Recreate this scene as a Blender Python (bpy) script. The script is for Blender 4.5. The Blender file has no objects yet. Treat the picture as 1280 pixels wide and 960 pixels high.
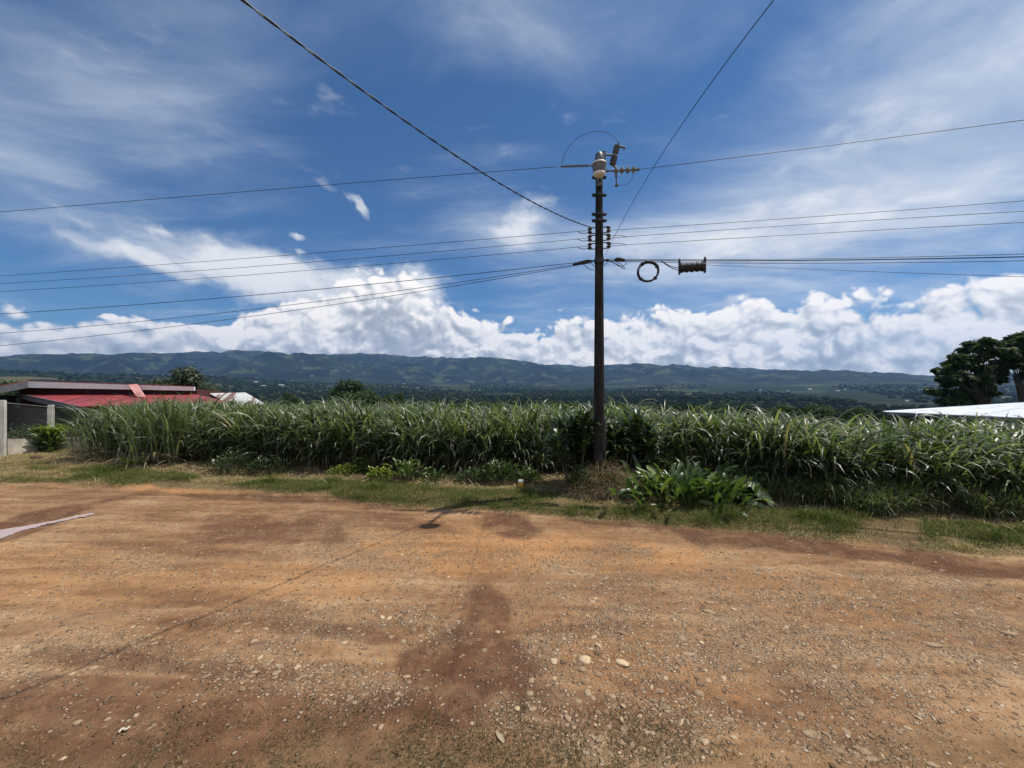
import bpy, math, random
import numpy as np
from mathutils import Vector, Matrix

rng = np.random.default_rng(7)
random.seed(7)
scene = bpy.context.scene
COL = scene.collection
PI = math.pi

# ------------------------------------------------------------------ camera geometry
CAM_H, FPX = 2.4, 490.0            # eye height (m), focal length in pixels of the 1280 px wide photo


def at(px, py, Y):
    """world point seen at photo pixel (px, py) at depth Y"""
    return np.array([(px - 640) / FPX * Y, Y, CAM_H + (480 - py) / FPX * Y])


def gp(px, py, z=0.0):
    """ground point (height z) seen at photo pixel"""
    Y = FPX * (CAM_H - z) / (py - 480)
    return np.array([(px - 640) / FPX * Y, Y, z])


# ------------------------------------------------------------------ numpy noise
_perm = np.random.default_rng(11).permutation(4096)


def _h(ix, iy, seed):
    return _perm[(ix + _perm[(iy + seed * 57) & 4095]) & 4095] / 4095.0


def vnoise(x, y, seed=0):
    ix = np.floor(x).astype(np.int64); iy = np.floor(y).astype(np.int64)
    fx = x - ix; fy = y - iy
    fx = fx * fx * fx * (fx * (fx * 6 - 15) + 10); fy = fy * fy * fy * (fy * (fy * 6 - 15) + 10)
    a = _h(ix, iy, seed); b = _h(ix + 1, iy, seed); c = _h(ix, iy + 1, seed); d = _h(ix + 1, iy + 1, seed)
    return (a + (b - a) * fx) * (1 - fy) + (c + (d - c) * fx) * fy


def fbm(x, y, octv=5, seed=0, gain=0.5):
    s = 0.0; amp = 1.0; tot = 0.0
    for o in range(octv):
        s = s + amp * vnoise(x * 2 ** o + o * 17.3, y * 2 ** o - o * 9.1, seed + o)
        tot += amp; amp *= gain
    return s / tot


def ridged(x, y, octv=5, seed=0):
    s = 0.0; amp = 1.0; tot = 0.0
    for o in range(octv):
        s = s + amp * (1 - np.abs(2 * vnoise(x * 2 ** o + o * 7.7, y * 2 ** o + o * 3.1, seed + o) - 1))
        tot += amp; amp *= 0.5
    return s / tot


def sstep(a, b, x):
    t = np.clip((x - a) / (b - a), 0, 1)
    return t * t * (3 - 2 * t)


# ------------------------------------------------------------------ mesh helpers
def mesh_obj(name, V, quads=None, tris=None, mat=None, smooth=False, attrs=None, parent=None, origin=(0, 0, 0)):
    me = bpy.data.meshes.new(name)
    V = np.asarray(V, dtype=np.float32) - np.asarray(origin, dtype=np.float32)
    nq = 0 if quads is None else len(quads); nt = 0 if tris is None else len(tris)
    me.vertices.add(len(V)); me.vertices.foreach_set('co', V.ravel())
    loops = []
    if nq: loops.append(np.asarray(quads, dtype=np.int32).ravel())
    if nt: loops.append(np.asarray(tris, dtype=np.int32).ravel())
    L = np.concatenate(loops)
    me.loops.add(len(L)); me.loops.foreach_set('vertex_index', L)
    me.polygons.add(nq + nt)
    st = np.concatenate([np.arange(nq) * 4, nq * 4 + np.arange(nt) * 3]).astype(np.int32)
    me.polygons.foreach_set('loop_start', st)
    me.polygons.foreach_set('use_smooth', np.full(nq + nt, smooth))
    for k, v in (attrs or {}).items():
        a = me.attributes.new(k, 'FLOAT', 'POINT'); a.data.foreach_set('value', np.asarray(v, dtype=np.float32))
    me.update(calc_edges=True); me.validate()
    if mat: me.materials.append(mat)
    o = bpy.data.objects.new(name, me); COL.objects.link(o)
    if parent is not None:
        o.parent = parent
    else:
        o.location = origin
    return o


class MB:
    """collects simple solids and links them as one mesh"""
    def __init__(s): s.v = []; s.q = []; s.t = []; s.n = 0

    def add(s, V, quads=(), tris=()):
        V = np.asarray(V, float)
        s.v.append(V)
        if len(quads): s.q.append(np.asarray(quads) + s.n)
        if len(tris): s.t.append(np.asarray(tris) + s.n)
        s.n += len(V); return s

    def prism(s, bottom, top):
        """two matching rings of points -> closed solid (any ring length)"""
        n = len(bottom); V = list(bottom) + list(top)
        q = [(i, (i + 1) % n, n + (i + 1) % n, n + i) for i in range(n)]
        V += [np.mean(np.asarray(bottom), 0), np.mean(np.asarray(top), 0)]
        t = [((i + 1) % n, i, 2 * n) for i in range(n)] + [(n + i, n + (i + 1) % n, 2 * n + 1) for i in range(n)]
        return s.add(V, q, t)

    def box(s, c, size, rz=0.0, bev=0.0):
        sx, sy, sz = np.asarray(size) / 2
        b = min(bev, sx * .9, sy * .9)
        if b > 0:
            ring = [(-sx + b, -sy), (sx - b, -sy), (sx, -sy + b), (sx, sy - b), (sx - b, sy), (-sx + b, sy), (-sx, sy - b), (-sx, -sy + b)]
        else:
            ring = [(-sx, -sy), (sx, -sy), (sx, sy), (-sx, sy)]
        ca, sa = math.cos(rz), math.sin(rz)
        R = [(c[0] + x * ca - y * sa, c[1] + x * sa + y * ca) for x, y in ring]
        return s.prism([(x, y, c[2] - sz) for x, y in R], [(x, y, c[2] + sz) for x, y in R])

    def slab(s, pts, thick, up=(0, 0, 1)):
        """polygon pts extruded downwards by thick"""
        P = np.asarray(pts, float); d = np.asarray(up, float) * thick
        return s.prism(P - d, P)

    def tube(s, P, r, n=8, caps=True):
        P = np.asarray(P, float); m = len(P)
        r = np.full(m, r) if np.isscalar(r) else np.asarray(r)
        T = np.gradient(P, axis=0); T /= np.linalg.norm(T, axis=1)[:, None] + 1e-12
        ref = np.array([0, 0, 1.0]) if abs(T[0][2]) < .9 else np.array([0, 1.0, 0])
        u = np.cross(T[0], ref); u /= np.linalg.norm(u)
        rings = []
        for k in range(m):
            u = u - T[k] * (u @ T[k]); u /= np.linalg.norm(u); w = np.cross(T[k], u)
            a = np.arange(n) / n * 2 * PI
            rings.append(P[k] + r[k] * (np.cos(a)[:, None] * u + np.sin(a)[:, None] * w))
        V = np.concatenate(rings)
        q = [(k * n + i, k * n + (i + 1) % n, (k + 1) * n + (i + 1) % n, (k + 1) * n + i) for k in range(m - 1) for i in range(n)]
        t = []
        if caps:
            V = np.concatenate([V, P[:1], P[-1:]])
            t = [((i + 1) % n, i, m * n) for i in range(n)] + [((m - 1) * n + i, (m - 1) * n + (i + 1) % n, m * n + 1) for i in range(n)]
        return s.add(V, q, t)

    def lathe(s, c, axis, prof, n=14):
        """prof: list of (distance along axis, radius)"""
        ax = np.asarray(axis, float); ax /= np.linalg.norm(ax)
        ref = np.array([0, 0, 1.0]) if abs(ax[2]) < .9 else np.array([0, 1.0, 0])
        u = np.cross(ax, ref); u /= np.linalg.norm(u); w = np.cross(ax, u)
        a = np.arange(n) / n * 2 * PI; c = np.asarray(c, float)
        V = np.concatenate([c + ax * d + r * (np.cos(a)[:, None] * u + np.sin(a)[:, None] * w) for d, r in prof])
        m = len(prof)
        q = [(k * n + i, k * n + (i + 1) % n, (k + 1) * n + (i + 1) % n, (k + 1) * n + i) for k in range(m - 1) for i in range(n)]
        return s.add(V, q)

    def build(s, name, mat, parent=None, origin=(0, 0, 0), smooth=False, attrs=None):
        V = np.concatenate(s.v)
        q = np.concatenate(s.q) if s.q else None; t = np.concatenate(s.t) if s.t else None
        return mesh_obj(name, V, q, t, mat, smooth, attrs, parent, origin)


def tag(o, label, cat, group=None, kind=None):
    o['label'] = label; o['category'] = cat
    if group: o['group'] = group
    if kind: o['kind'] = kind
    return o


def thing(name, base, label, cat, group=None):
    o = bpy.data.objects.new(name, None); COL.objects.link(o)
    o.location = tuple(float(a) for a in base); o.empty_display_size = .2
    return tag(o, label, cat, group)


def structure(o):
    o['kind'] = 'structure'; return o


# ------------------------------------------------------------------ node helpers
class NT:
    def __init__(s, tree): s.t = tree

    def new(s, typ, **kw):
        n = s.t.nodes.new(typ)
        for k, v in kw.items(): setattr(n, k, v)
        return n

    def put(s, sock, v):
        if isinstance(v, bpy.types.NodeSocket): s.t.links.new(v, sock)
        elif v is not None:
            if hasattr(sock.default_value, '__len__') and not hasattr(v, '__len__'): v = (v, v, v)
            if hasattr(sock.default_value, '__len__') and len(sock.default_value) == 4 and len(v) == 3: v = (*v, 1)
            sock.default_value = v

    def m(s, op, a, b=None, c=None, clamp=False):
        n = s.new('ShaderNodeMath', operation=op, use_clamp=clamp)
        for i, v in enumerate((a, b, c)):
            if v is not None: s.put(n.inputs[i], v)
        return n.outputs[0]

    def add(s, a, b): return s.m('ADD', a, b)
    def sub(s, a, b): return s.m('SUBTRACT', a, b)
    def mul(s, a, b): return s.m('MULTIPLY', a, b)

    def vm(s, op, a, b=None, scale=None):
        n = s.new('ShaderNodeVectorMath', operation=op)
        s.put(n.inputs[0], a)
        if b is not None: s.put(n.inputs[1], b)
        if scale is not None: s.put(n.inputs['Scale'], scale)
        return n.outputs['Value'] if op in ('LENGTH', 'DOT_PRODUCT', 'DISTANCE') else n.outputs[0]

    def rng(s, v, a, b, c=0.0, d=1.0, smooth=True):
        n = s.new('ShaderNodeMapRange', interpolation_type='SMOOTHSTEP' if smooth else 'LINEAR')
        s.put(n.inputs[0], v)
        for i, x in enumerate((a, b, c, d)): s.put(n.inputs[i + 1], x)
        return n.outputs[0]

    def noise(s, vec, scale, detail=6, rough=.5, dist=0.0, lac=2.0, col=False):
        n = s.new('ShaderNodeTexNoise')
        s.put(n.inputs['Vector'], vec)
        for k, v in (('Scale', scale), ('Detail', detail), ('Roughness', rough), ('Distortion', dist), ('Lacunarity', lac)): s.put(n.inputs[k], v)
        return n.outputs['Color' if col else 'Fac']

    def voro(s, vec, scale, feature='F1', out='Distance', rand=1.0, smooth=None):
        n = s.new('ShaderNodeTexVoronoi', feature=feature)
        s.put(n.inputs['Vector'], vec); s.put(n.inputs['Scale'], scale); s.put(n.inputs['Randomness'], rand)
        if smooth is not None and 'Smoothness' in n.inputs: s.put(n.inputs['Smoothness'], smooth)
        return n.outputs[out]

    def mix(s, f, a, b, blend='MIX'):
        n = s.new('ShaderNodeMix', data_type='RGBA', blend_type=blend)
        s.put(n.inputs[0], f); s.put(n.inputs[6], a); s.put(n.inputs[7], b)
        return n.outputs[2]

    def ramp(s, f, stops):
        n = s.new('ShaderNodeValToRGB'); s.put(n.inputs[0], f)
        el = n.color_ramp.elements
        while len(el) > 1: el.remove(el[0])
        el[0].position = stops[0][0]; el[0].color = (*stops[0][1], 1)
        for p, c in stops[1:]:
            e = el.new(p); e.color = (*c, 1)
        return n.outputs[0]

    def attr(s, name):
        return s.new('ShaderNodeAttribute', attribute_name=name).outputs['Fac']

    def combine(s, x, y, z=0.0):
        n = s.new('ShaderNodeCombineXYZ')
        for i, v in enumerate((x, y, z)): s.put(n.inputs[i], v)
        return n.outputs[0]

    def mapping(s, vec, loc=(0, 0, 0), rot=(0, 0, 0), scale=(1, 1, 1), kind='POINT'):
        n = s.new('ShaderNodeMapping', vector_type=kind)
        s.put(n.inputs[0], vec); n.inputs[1].default_value = loc; n.inputs[2].default_value = rot; n.inputs[3].default_value = scale
        return n.outputs[0]

    def bump(s, h, strength=.5, dist=.02, normal=None):
        n = s.new('ShaderNodeBump'); s.put(n.inputs['Height'], h)
        n.inputs['Strength'].default_value = strength; n.inputs['Distance'].default_value = dist
        if normal is not None: s.put(n.inputs['Normal'], normal)
        return n.outputs[0]


def new_mat(name):
    m = bpy.data.materials.new(name); m.use_nodes = True
    m.node_tree.nodes.clear()
    return m, NT(m.node_tree)


def finish(nt, shader):
    o = nt.new('ShaderNodeOutputMaterial'); nt.t.links.new(shader, o.inputs[0])


def principled(nt, color, rough=.6, spec=.5, metal=0.0, normal=None):
    b = nt.new('ShaderNodeBsdfPrincipled')
    nt.put(b.inputs['Base Color'], color); nt.put(b.inputs['Roughness'], rough)
    nt.put(b.inputs['Specular IOR Level'], spec); nt.put(b.inputs['Metallic'], metal)
    if normal is not None: nt.put(b.inputs['Normal'], normal)
    return b.outputs[0]


def simple_mat(name, c1, c2, scale=6.0, rough=.6, metal=0.0, bump=.2, spec=.5, stretch=(1, 1, 1)):
    m, nt = new_mat(name)
    v = nt.mapping(nt.new('ShaderNodeTexCoord').outputs['Object'], scale=stretch)
    n = nt.noise(v, scale, 6, .6)
    col = nt.mix(nt.rng(n, .35, .65), c1, c2)
    bp = nt.bump(nt.noise(v, scale * 5, 4, .6), bump, .01)
    finish(nt, principled(nt, col, rough, spec, metal, bp)); return m


def leaf_mat(name, stops, rough=.42, transl=.3, spec=.5):
    """colour from the per-leaf attribute rnd; part of the light passes through"""
    m, nt = new_mat(name)
    col = nt.ramp(nt.attr('rnd'), stops)
    p = principled(nt, col, rough, spec)
    t = nt.new('ShaderNodeBsdfTranslucent')
    nt.put(t.inputs[0], nt.mix(1.0, col, (1.25, 1.5, .55), 'MULTIPLY'))
    mx = nt.new('ShaderNodeMixShader'); mx.inputs[0].default_value = transl
    nt.t.links.new(p, mx.inputs[1]); nt.t.links.new(t.outputs[0], mx.inputs[2])
    finish(nt, mx.outputs[0]); return m


# ------------------------------------------------------------------ render settings, camera, sun
SUN_AZ, SUN_EL = math.radians(73), math.radians(64)      # azimuth measured from +Y towards +X
scene.view_settings.view_transform = 'Standard'
scene.view_settings.look = 'None'
scene.view_settings.exposure = 0.0
scene.view_settings.gamma = 1.0
scene.view_settings.use_curve_mapping = False
cam_d = bpy.data.cameras.new('camera'); cam = bpy.data.objects.new('camera', cam_d); COL.objects.link(cam)
cam.location = (0, 0, CAM_H); cam.rotation_euler = (math.radians(90), 0, 0)
cam_d.sensor_width = 36; cam_d.lens = FPX / 1280 * 36; cam_d.clip_start = .05; cam_d.clip_end = 60000
scene.camera = cam
sd = bpy.data.lights.new('sun', 'SUN'); sun = bpy.data.objects.new('sun', sd); COL.objects.link(sun)
sd.energy = 4.9; sd.angle = math.radians(.53); sd.color = (1.0, .95, .87)
sdir = Vector((math.sin(SUN_AZ) * math.cos(SUN_EL), math.cos(SUN_AZ) * math.cos(SUN_EL), math.sin(SUN_EL)))
sun.rotation_euler = sdir.to_track_quat('Z', 'Y').to_euler()
sun.location = (20, 10, 40)
scene.cycles.max_bounces = 6; scene.cycles.transparent_max_bounces = 8
scene.cycles.volume_bounces = 0

# ------------------------------------------------------------------ sky
def azel(px, py):
    u = (px - 640) / FPX; v = (480 - py) / FPX
    return math.atan(u), math.atan(v / math.hypot(1, u))


def build_world():
    w = bpy.data.worlds.new('World'); scene.world = w; w.use_nodes = True
    w.node_tree.nodes.clear(); nt = NT(w.node_tree)
    D = nt.new('ShaderNodeTexCoord').outputs['Generated']
    sx = nt.new('ShaderNodeSeparateXYZ'); nt.put(sx.inputs[0], D); x, y, z = sx.outputs
    az = nt.m('ARCTAN2', x, y)
    el = nt.m('ARCSINE', z)
    AE = nt.combine(az, el)
    sky = nt.new('ShaderNodeTexSky', sky_type='NISHITA', sun_disc=False)
    sky.sun_elevation = SUN_EL; sky.sun_rotation = SUN_AZ
    sky.altitude = 700; sky.air_density = 1.0; sky.dust_density = .35; sky.ozone_density = 2.2
    base = nt.mix(1.0, sky.outputs[0], (.37, .655, .89), 'MULTIPLY')

    def blob(cx, cy, rx, ry, rot=0.0, soft=0.0, vec=AE):
        """soft ellipse in azimuth/elevation given by photo pixels; 1 inside, 0 at the rim"""
        a, e = azel(cx, cy); a2, _ = azel(cx + rx, cy); a1, _ = azel(cx - rx, cy)
        _, e2 = azel(cx, cy - ry); _, e1 = azel(cx, cy + ry)
        v = nt.mapping(vec, loc=(a, e, 0), rot=(0, 0, math.radians(rot)), scale=((a2 - a1) / 2, (e2 - e1) / 2, 1), kind='TEXTURE')
        return nt.rng(nt.vm('LENGTH', v), 1.0, soft, 0.0, 1.0)

    def union(items):
        o = None
        for amp, bl in items:
            b = nt.mul(bl, amp)
            o = b if o is None else nt.m('MAXIMUM', o, b)
        return o

    def summed(items):
        o = None
        for amp, bl in items:
            b = nt.mul(bl, amp)
            o = b if o is None else nt.add(o, b)
        return o

    # ---- high thin cloud: streaks on a flat layer, so they run together towards the horizon
    zz = nt.add(nt.m('MAXIMUM', z, 0.0), .10)
    P = nt.combine(nt.m('DIVIDE', x, zz), nt.m('DIVIDE', y, zz))
    warp = nt.vm('SCALE', nt.vm('SUBTRACT', nt.noise(P, .8, 2, .5, col=True), (.5, .5, .5)), scale=.9)
    Pw = nt.vm('ADD', P, warp)
    Ps = nt.mapping(Pw, rot=(0, 0, math.radians(-28)), scale=(.55, 1.5, 1))
    c1 = nt.noise(Ps, 1.75, 7, .60)
    c2 = nt.noise(nt.mapping(Pw, loc=(7, 3, 0), rot=(0, 0, math.radians(25)), scale=(.5, 1.1, 1)), .8, 5, .52)
    cir = nt.add(nt.mul(c1, .6), nt.mul(c2, .4))
    cov = summed([
        (.30, blob(1150, 150, 560, 360, -8)), (.24, blob(1050, 260, 560, 170, 6)), (.20, blob(760, 330, 350, 120, 8)),
        (.15, blob(150, 110, 400, 230, 10)), (.09, blob(310, 170, 230, 120, 15)), (.20, blob(60, 250, 300, 110, -20)),
        (.19, blob(720, 20, 560, 150)), (.14, blob(640, 285, 120, 80)), (.10, blob(330, 40, 300, 140)), (.08, blob(560, 250, 300, 60, -15)),
        (-.18, blob(450, 200, 210, 140)), (-.12, blob(590, 120, 150, 90)), (-.14, blob(590, 360, 90, 60)),
        (-.12, blob(100, 365, 150, 60)), (-.10, blob(920, 80, 150, 60, 20)), (-.12, blob(1130, 345, 210, 16, 3)),
    ])
    cov = nt.add(cov, nt.rng(y, .05, -.5, 0, .36))             # white cloud added out of view behind the camera to lift fill light
    a_c = nt.rng(nt.add(cir, cov), .43, 1.0, 0, .84)
    veil = nt.rng(nt.add(nt.mul(cov, 2.0), nt.mul(nt.sub(c2, .5), .9)), -.06, .95, 0, .50)
    a_c = nt.m('MAXIMUM', a_c, veil)
    c_col = nt.mix(nt.rng(nt.add(nt.mul(c1, .5), nt.mul(cir, .6)), .42, .74), (4.6, 5.5, 7.1), (7.6, 8.15, 8.9))
    hi = nt.mix(a_c, base, c_col)
    bg_hi = nt.new('ShaderNodeBackground'); nt.put(bg_hi.inputs[0], hi); bg_hi.inputs[1].default_value = SKY_STRENGTH

    # ---- middle: a sheared sheet of bright cloud left of the pole and a few scraps
    wv = nt.vm('SUBTRACT', nt.noise(D, 5.0, 4, .6, col=True), (.5, .5, .5))
    AEw = nt.vm('ADD', AE, nt.vm('SCALE', wv, scale=.10))
    AEf = nt.vm('ADD', AE, nt.vm('SCALE', nt.vm('SUBTRACT', nt.noise(D, 16.0, 4, .62, col=True), (.5, .5, .5)), scale=.05))
    sheet = union([
        (1.0, blob(330, 345, 270, 46, -9, 0, AEw)), (.95, blob(455, 362, 150, 50, -8, 0, AEw)), (.9, blob(190, 325, 160, 28, -13, 0, AEw)),
        (.7, blob(200, 293, 60, 17, -14, 0, AEf)), (.55, blob(95, 275, 95, 15, -22, 0, AEf)), (1.0, blob(520, 365, 62, 46, -25, 0, AEw)),
        (.75, blob(655, 290, 70, 46, 20, 0, AEw)), (.6, blob(960, 290, 420, 70, 5, 0, AEw)), (.32, blob(1150, 120, 330, 90, 8, 0, AEw)),
    ])
    scraps = union([(.95, blob(446, 257, 36, 14, -38, 0, AEf)), (.9, blob(372, 294, 24, 11, 0, 0, AEf)), (.65, blob(378, 313, 22, 7, 0, 0, AEf)),
                    (.5, blob(410, 232, 44, 16, -30, 0, AEf)), (.9, blob(918, 372, 36, 13, 0, 0, AEf))])
    n_s = nt.noise(nt.mapping(AEw, scale=(1, 2.4, 1), rot=(0, 0, .17)), 6.5, 7, .6)
    sh = nt.add(sheet, nt.mul(nt.sub(n_s, .5), 1.35))
    a_s = nt.m('MAXIMUM', nt.rng(sh, .08, .85, 0, .97), nt.rng(nt.add(scraps, nt.mul(nt.sub(n_s, .5), .9)), .30, .95, 0, .9))
    s_col = nt.mix(nt.rng(nt.add(n_s, nt.mul(sheet, .28)), .42, .82), (6.6, 7.1, 7.8), (9.5, 9.6, 9.7))
    col = nt.mix(a_s, hi, s_col)

    # ---- the cumulus bank along the mountains
    fc = nt.new('ShaderNodeFloatCurve')
    tops = [(-60, 380), (0, 388), (60, 392), (130, 386), (160, 380), (200, 394), (250, 402), (300, 386), (360, 368), (420, 350), (480, 334), (520, 345),
            (545, 365), (580, 384), (620, 398), (680, 410), (705, 392), (740, 394), (790, 387), (850, 388), (905, 376), (950, 364), (985, 382),
            (1020, 370), (1060, 366), (1090, 376), (1140, 366), (1180, 362), (1215, 372), (1250, 354), (1290, 352), (1340, 345)]
    cv = fc.mapping.curves[0]
    pts = [((azel(px, py)[0] + 1.2) / 2.4, azel(px, py)[1] * 2.0) for px, py in tops]
    pts = [(0.0, .30)] + pts + [(1.0, .42)]
    while len(cv.points) < len(pts): cv.points.new(.5, .5)
    for p, (a, b) in zip(cv.points, pts): p.location = (a, b); p.handle_type = 'AUTO'
    fc.mapping.update()
    nt.put(fc.inputs[1], nt.m('DIVIDE', nt.add(az, 1.2), 2.4))
    top = nt.m('DIVIDE', fc.outputs[0], 2.0)
    Dq = nt.vm('ADD', D, nt.vm('SCALE', wv, scale=.05))

    def billow(vec, sc_, off):
        v = nt.mapping(vec, loc=off, scale=(1, 1, 1.25))
        return nt.m('ABSOLUTE', nt.sub(nt.mul(nt.noise(v, sc_, 0, .5), 2.0), 1.0))

    def cum_field(vec):
        b1 = billow(vec, 12.0, (1.3, 0, 0)); b2 = billow(vec, 24.0, (0, 2.7, 0)); b3 = billow(vec, 52.0, (0, 0, 3.1))
        f = nt.add(nt.add(nt.mul(b1, 1.0), nt.mul(b2, .62)), nt.mul(b3, .34))
        return nt.add(f, nt.mul(nt.noise(vec, 58.0, 4, .62), .45))

    f0 = cum_field(Dq)
    f1 = cum_field(nt.vm('ADD', Dq, (.009, -.002, .015)))
    big = nt.noise(nt.mapping(Dq, scale=(1, 1, 1.5)), 6.0, 4, .55)
    depth = nt.m('DIVIDE', nt.sub(top, el), .060)
    dens = nt.add(nt.add(depth, nt.mul(nt.sub(f0, .74), 1.15)), nt.mul(nt.sub(big, .5), 1.3))
    gap = union([(.5, blob(120, 386, 80, 8, 0, 0, AEf)), (1.0, blob(245, 394, 60, 13, 0, 0, AEf))])
    dens = nt.sub(dens, nt.mul(gap, nt.sub(3.6, nt.mul(nt.add(f0, big), 1.3))))
    a_k = nt.rng(dens, -.08, .30, 0, 1)
    light = nt.sub(f0, f1)
    under = nt.rng(depth, .35, 2.0, 0, 1)                      # how far below the top of the bank
    tone = nt.add(nt.add(.95, nt.mul(light, .80)), nt.mul(nt.sub(f0, .74), .22))
    tone = nt.sub(tone, nt.mul(under, nt.add(.10, nt.mul(nt.rng(big, .38, .60), .44))))
    lowrow = nt.mul(nt.rng(el, .115, .085, 0, 1), nt.rng(el, .030, .06, 0, 1))          # a lower row of bright heads in front
    tone = nt.add(tone, nt.mul(lowrow, nt.rng(f0, .72, 1.25, 0, .24)))
    tone = nt.sub(tone, nt.mul(nt.rng(el, .095, .055, 0, 1), nt.mul(nt.rng(az, .25, -.6, .06, 1), .22)))
    k_col = nt.ramp(nt.m('MULTIPLY', tone, 1.0, clamp=True), [(.0, (.33, .355, .39)), (.35, (.43, .455, .485)), (.62, (.64, .65, .66)), (.82, (.87, .85, .825)), (1.0, (1.06, 1.0, .94))])
    k_col = nt.vm('SCALE', k_col, scale=11.8)
    col = nt.mix(a_k, col, k_col)
    bg_lo = nt.new('ShaderNodeBackground'); nt.put(bg_lo.inputs[0], col); bg_lo.inputs[1].default_value = SKY_STRENGTH
    bg_gr = nt.new('ShaderNodeBackground'); bg_gr.inputs[0].default_value = (1.0, 1.1, .9, 1); bg_gr.inputs[1].default_value = SKY_STRENGTH   # under the horizon

    def pick(f, a, b):
        n = nt.new('ShaderNodeMixShader'); nt.put(n.inputs[0], f); nt.t.links.new(a, n.inputs[1]); nt.t.links.new(b, n.inputs[2]); return n.outputs[0]
    low = pick(nt.m('LESS_THAN', el, -.03), bg_lo.outputs[0], bg_gr.outputs[0])
    up = pick(nt.m('LESS_THAN', el, .62), bg_hi.outputs[0], low)
    o = nt.new('ShaderNodeOutputWorld'); nt.t.links.new(up, o.inputs[0])
    w.cycles.sampling_method = 'MANUAL'; w.cycles.sample_map_resolution = 512


SKY_STRENGTH = .10
build_world()

# ------------------------------------------------------------------ terrain
EDGE = np.array([gp(*p)[:2] for p in [(0, 603), (180, 607), (290, 614), (400, 621), (500, 632), (640, 641), (750, 651), (900, 664), (1000, 673), (1150, 688), (1280, 697)]])
FRONT = np.array([gp(*p)[:2] for p in [(70, 566), (110, 571), (250, 587), (400, 595), (550, 602), (700, 606), (850, 614), (960, 628), (1060, 639), (1280, 650)]])


def lin(P, X):
    y = np.interp(X, P[:, 0], P[:, 1])
    s0 = (P[2, 1] - P[0, 1]) / (P[2, 0] - P[0, 0]); s1 = (P[-1, 1] - P[-3, 1]) / (P[-1, 0] - P[-3, 0])
    y = np.where(X < P[0, 0], P[0, 1] + (X - P[0, 0]) * s0, y)
    return np.where(X > P[-1, 0], np.maximum(P[-1, 1] + (X - P[-1, 0]) * s1, -40), y)


def edge_y(X): return lin(EDGE, X)
def front_y(X): return lin(FRONT, X)


POLE = np.array([1.90, 8.55, 0.0])
PUD = (gp(-20, 672)[:2], gp(112, 643.5)[:2]); PUD_Z = -.020
RIDGE = np.array([(-400, 452), (-150, 450), (0, 449), (60, 446), (130, 447), (200, 443), (270, 440), (330, 442), (400, 446), (450, 443), (480, 447), (540, 449), (600, 449), (640, 452), (690, 458),
                  (730, 461), (800, 457), (850, 459), (900, 462), (960, 466), (1000, 468), (1060, 467), (1100, 470), (1160, 473), (1280, 470), (1500, 466), (1800, 470)], float)
PR = np.array([0, 14, 18, 40, 100, 300, 700, 1200, 2000, 3000, 3600, 4500, 9000], float)
PZ = np.array([0, 0, -.25, -2.8, -8.5, -21, -33, -37, -30, -8, 10, 20, 20], float)


def track(X, Y, de):
    """wheel tracks worn along the road: 1 in the bottom of a rut"""
    out = np.zeros_like(de)
    for off, w, amp, sd in ((-.55, .22, 1.0, 1), (-1.75, .20, .8, 2), (-2.6, .24, .7, 3), (-3.9, .22, .6, 4), (-4.9, .2, .45, 5)):
        c = off + .55 * (fbm(X * .22 + sd * 5, X * 0 + sd, 3, 200 + sd) - .5)
        k = amp * sstep(.36, .58, fbm(X * .5 + sd * 3, X * 0 + 2 * sd, 3, 210 + sd))
        out = np.maximum(out, k * np.exp(-((de - c) / w) ** 4))
    return out * (de < .1)


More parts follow.
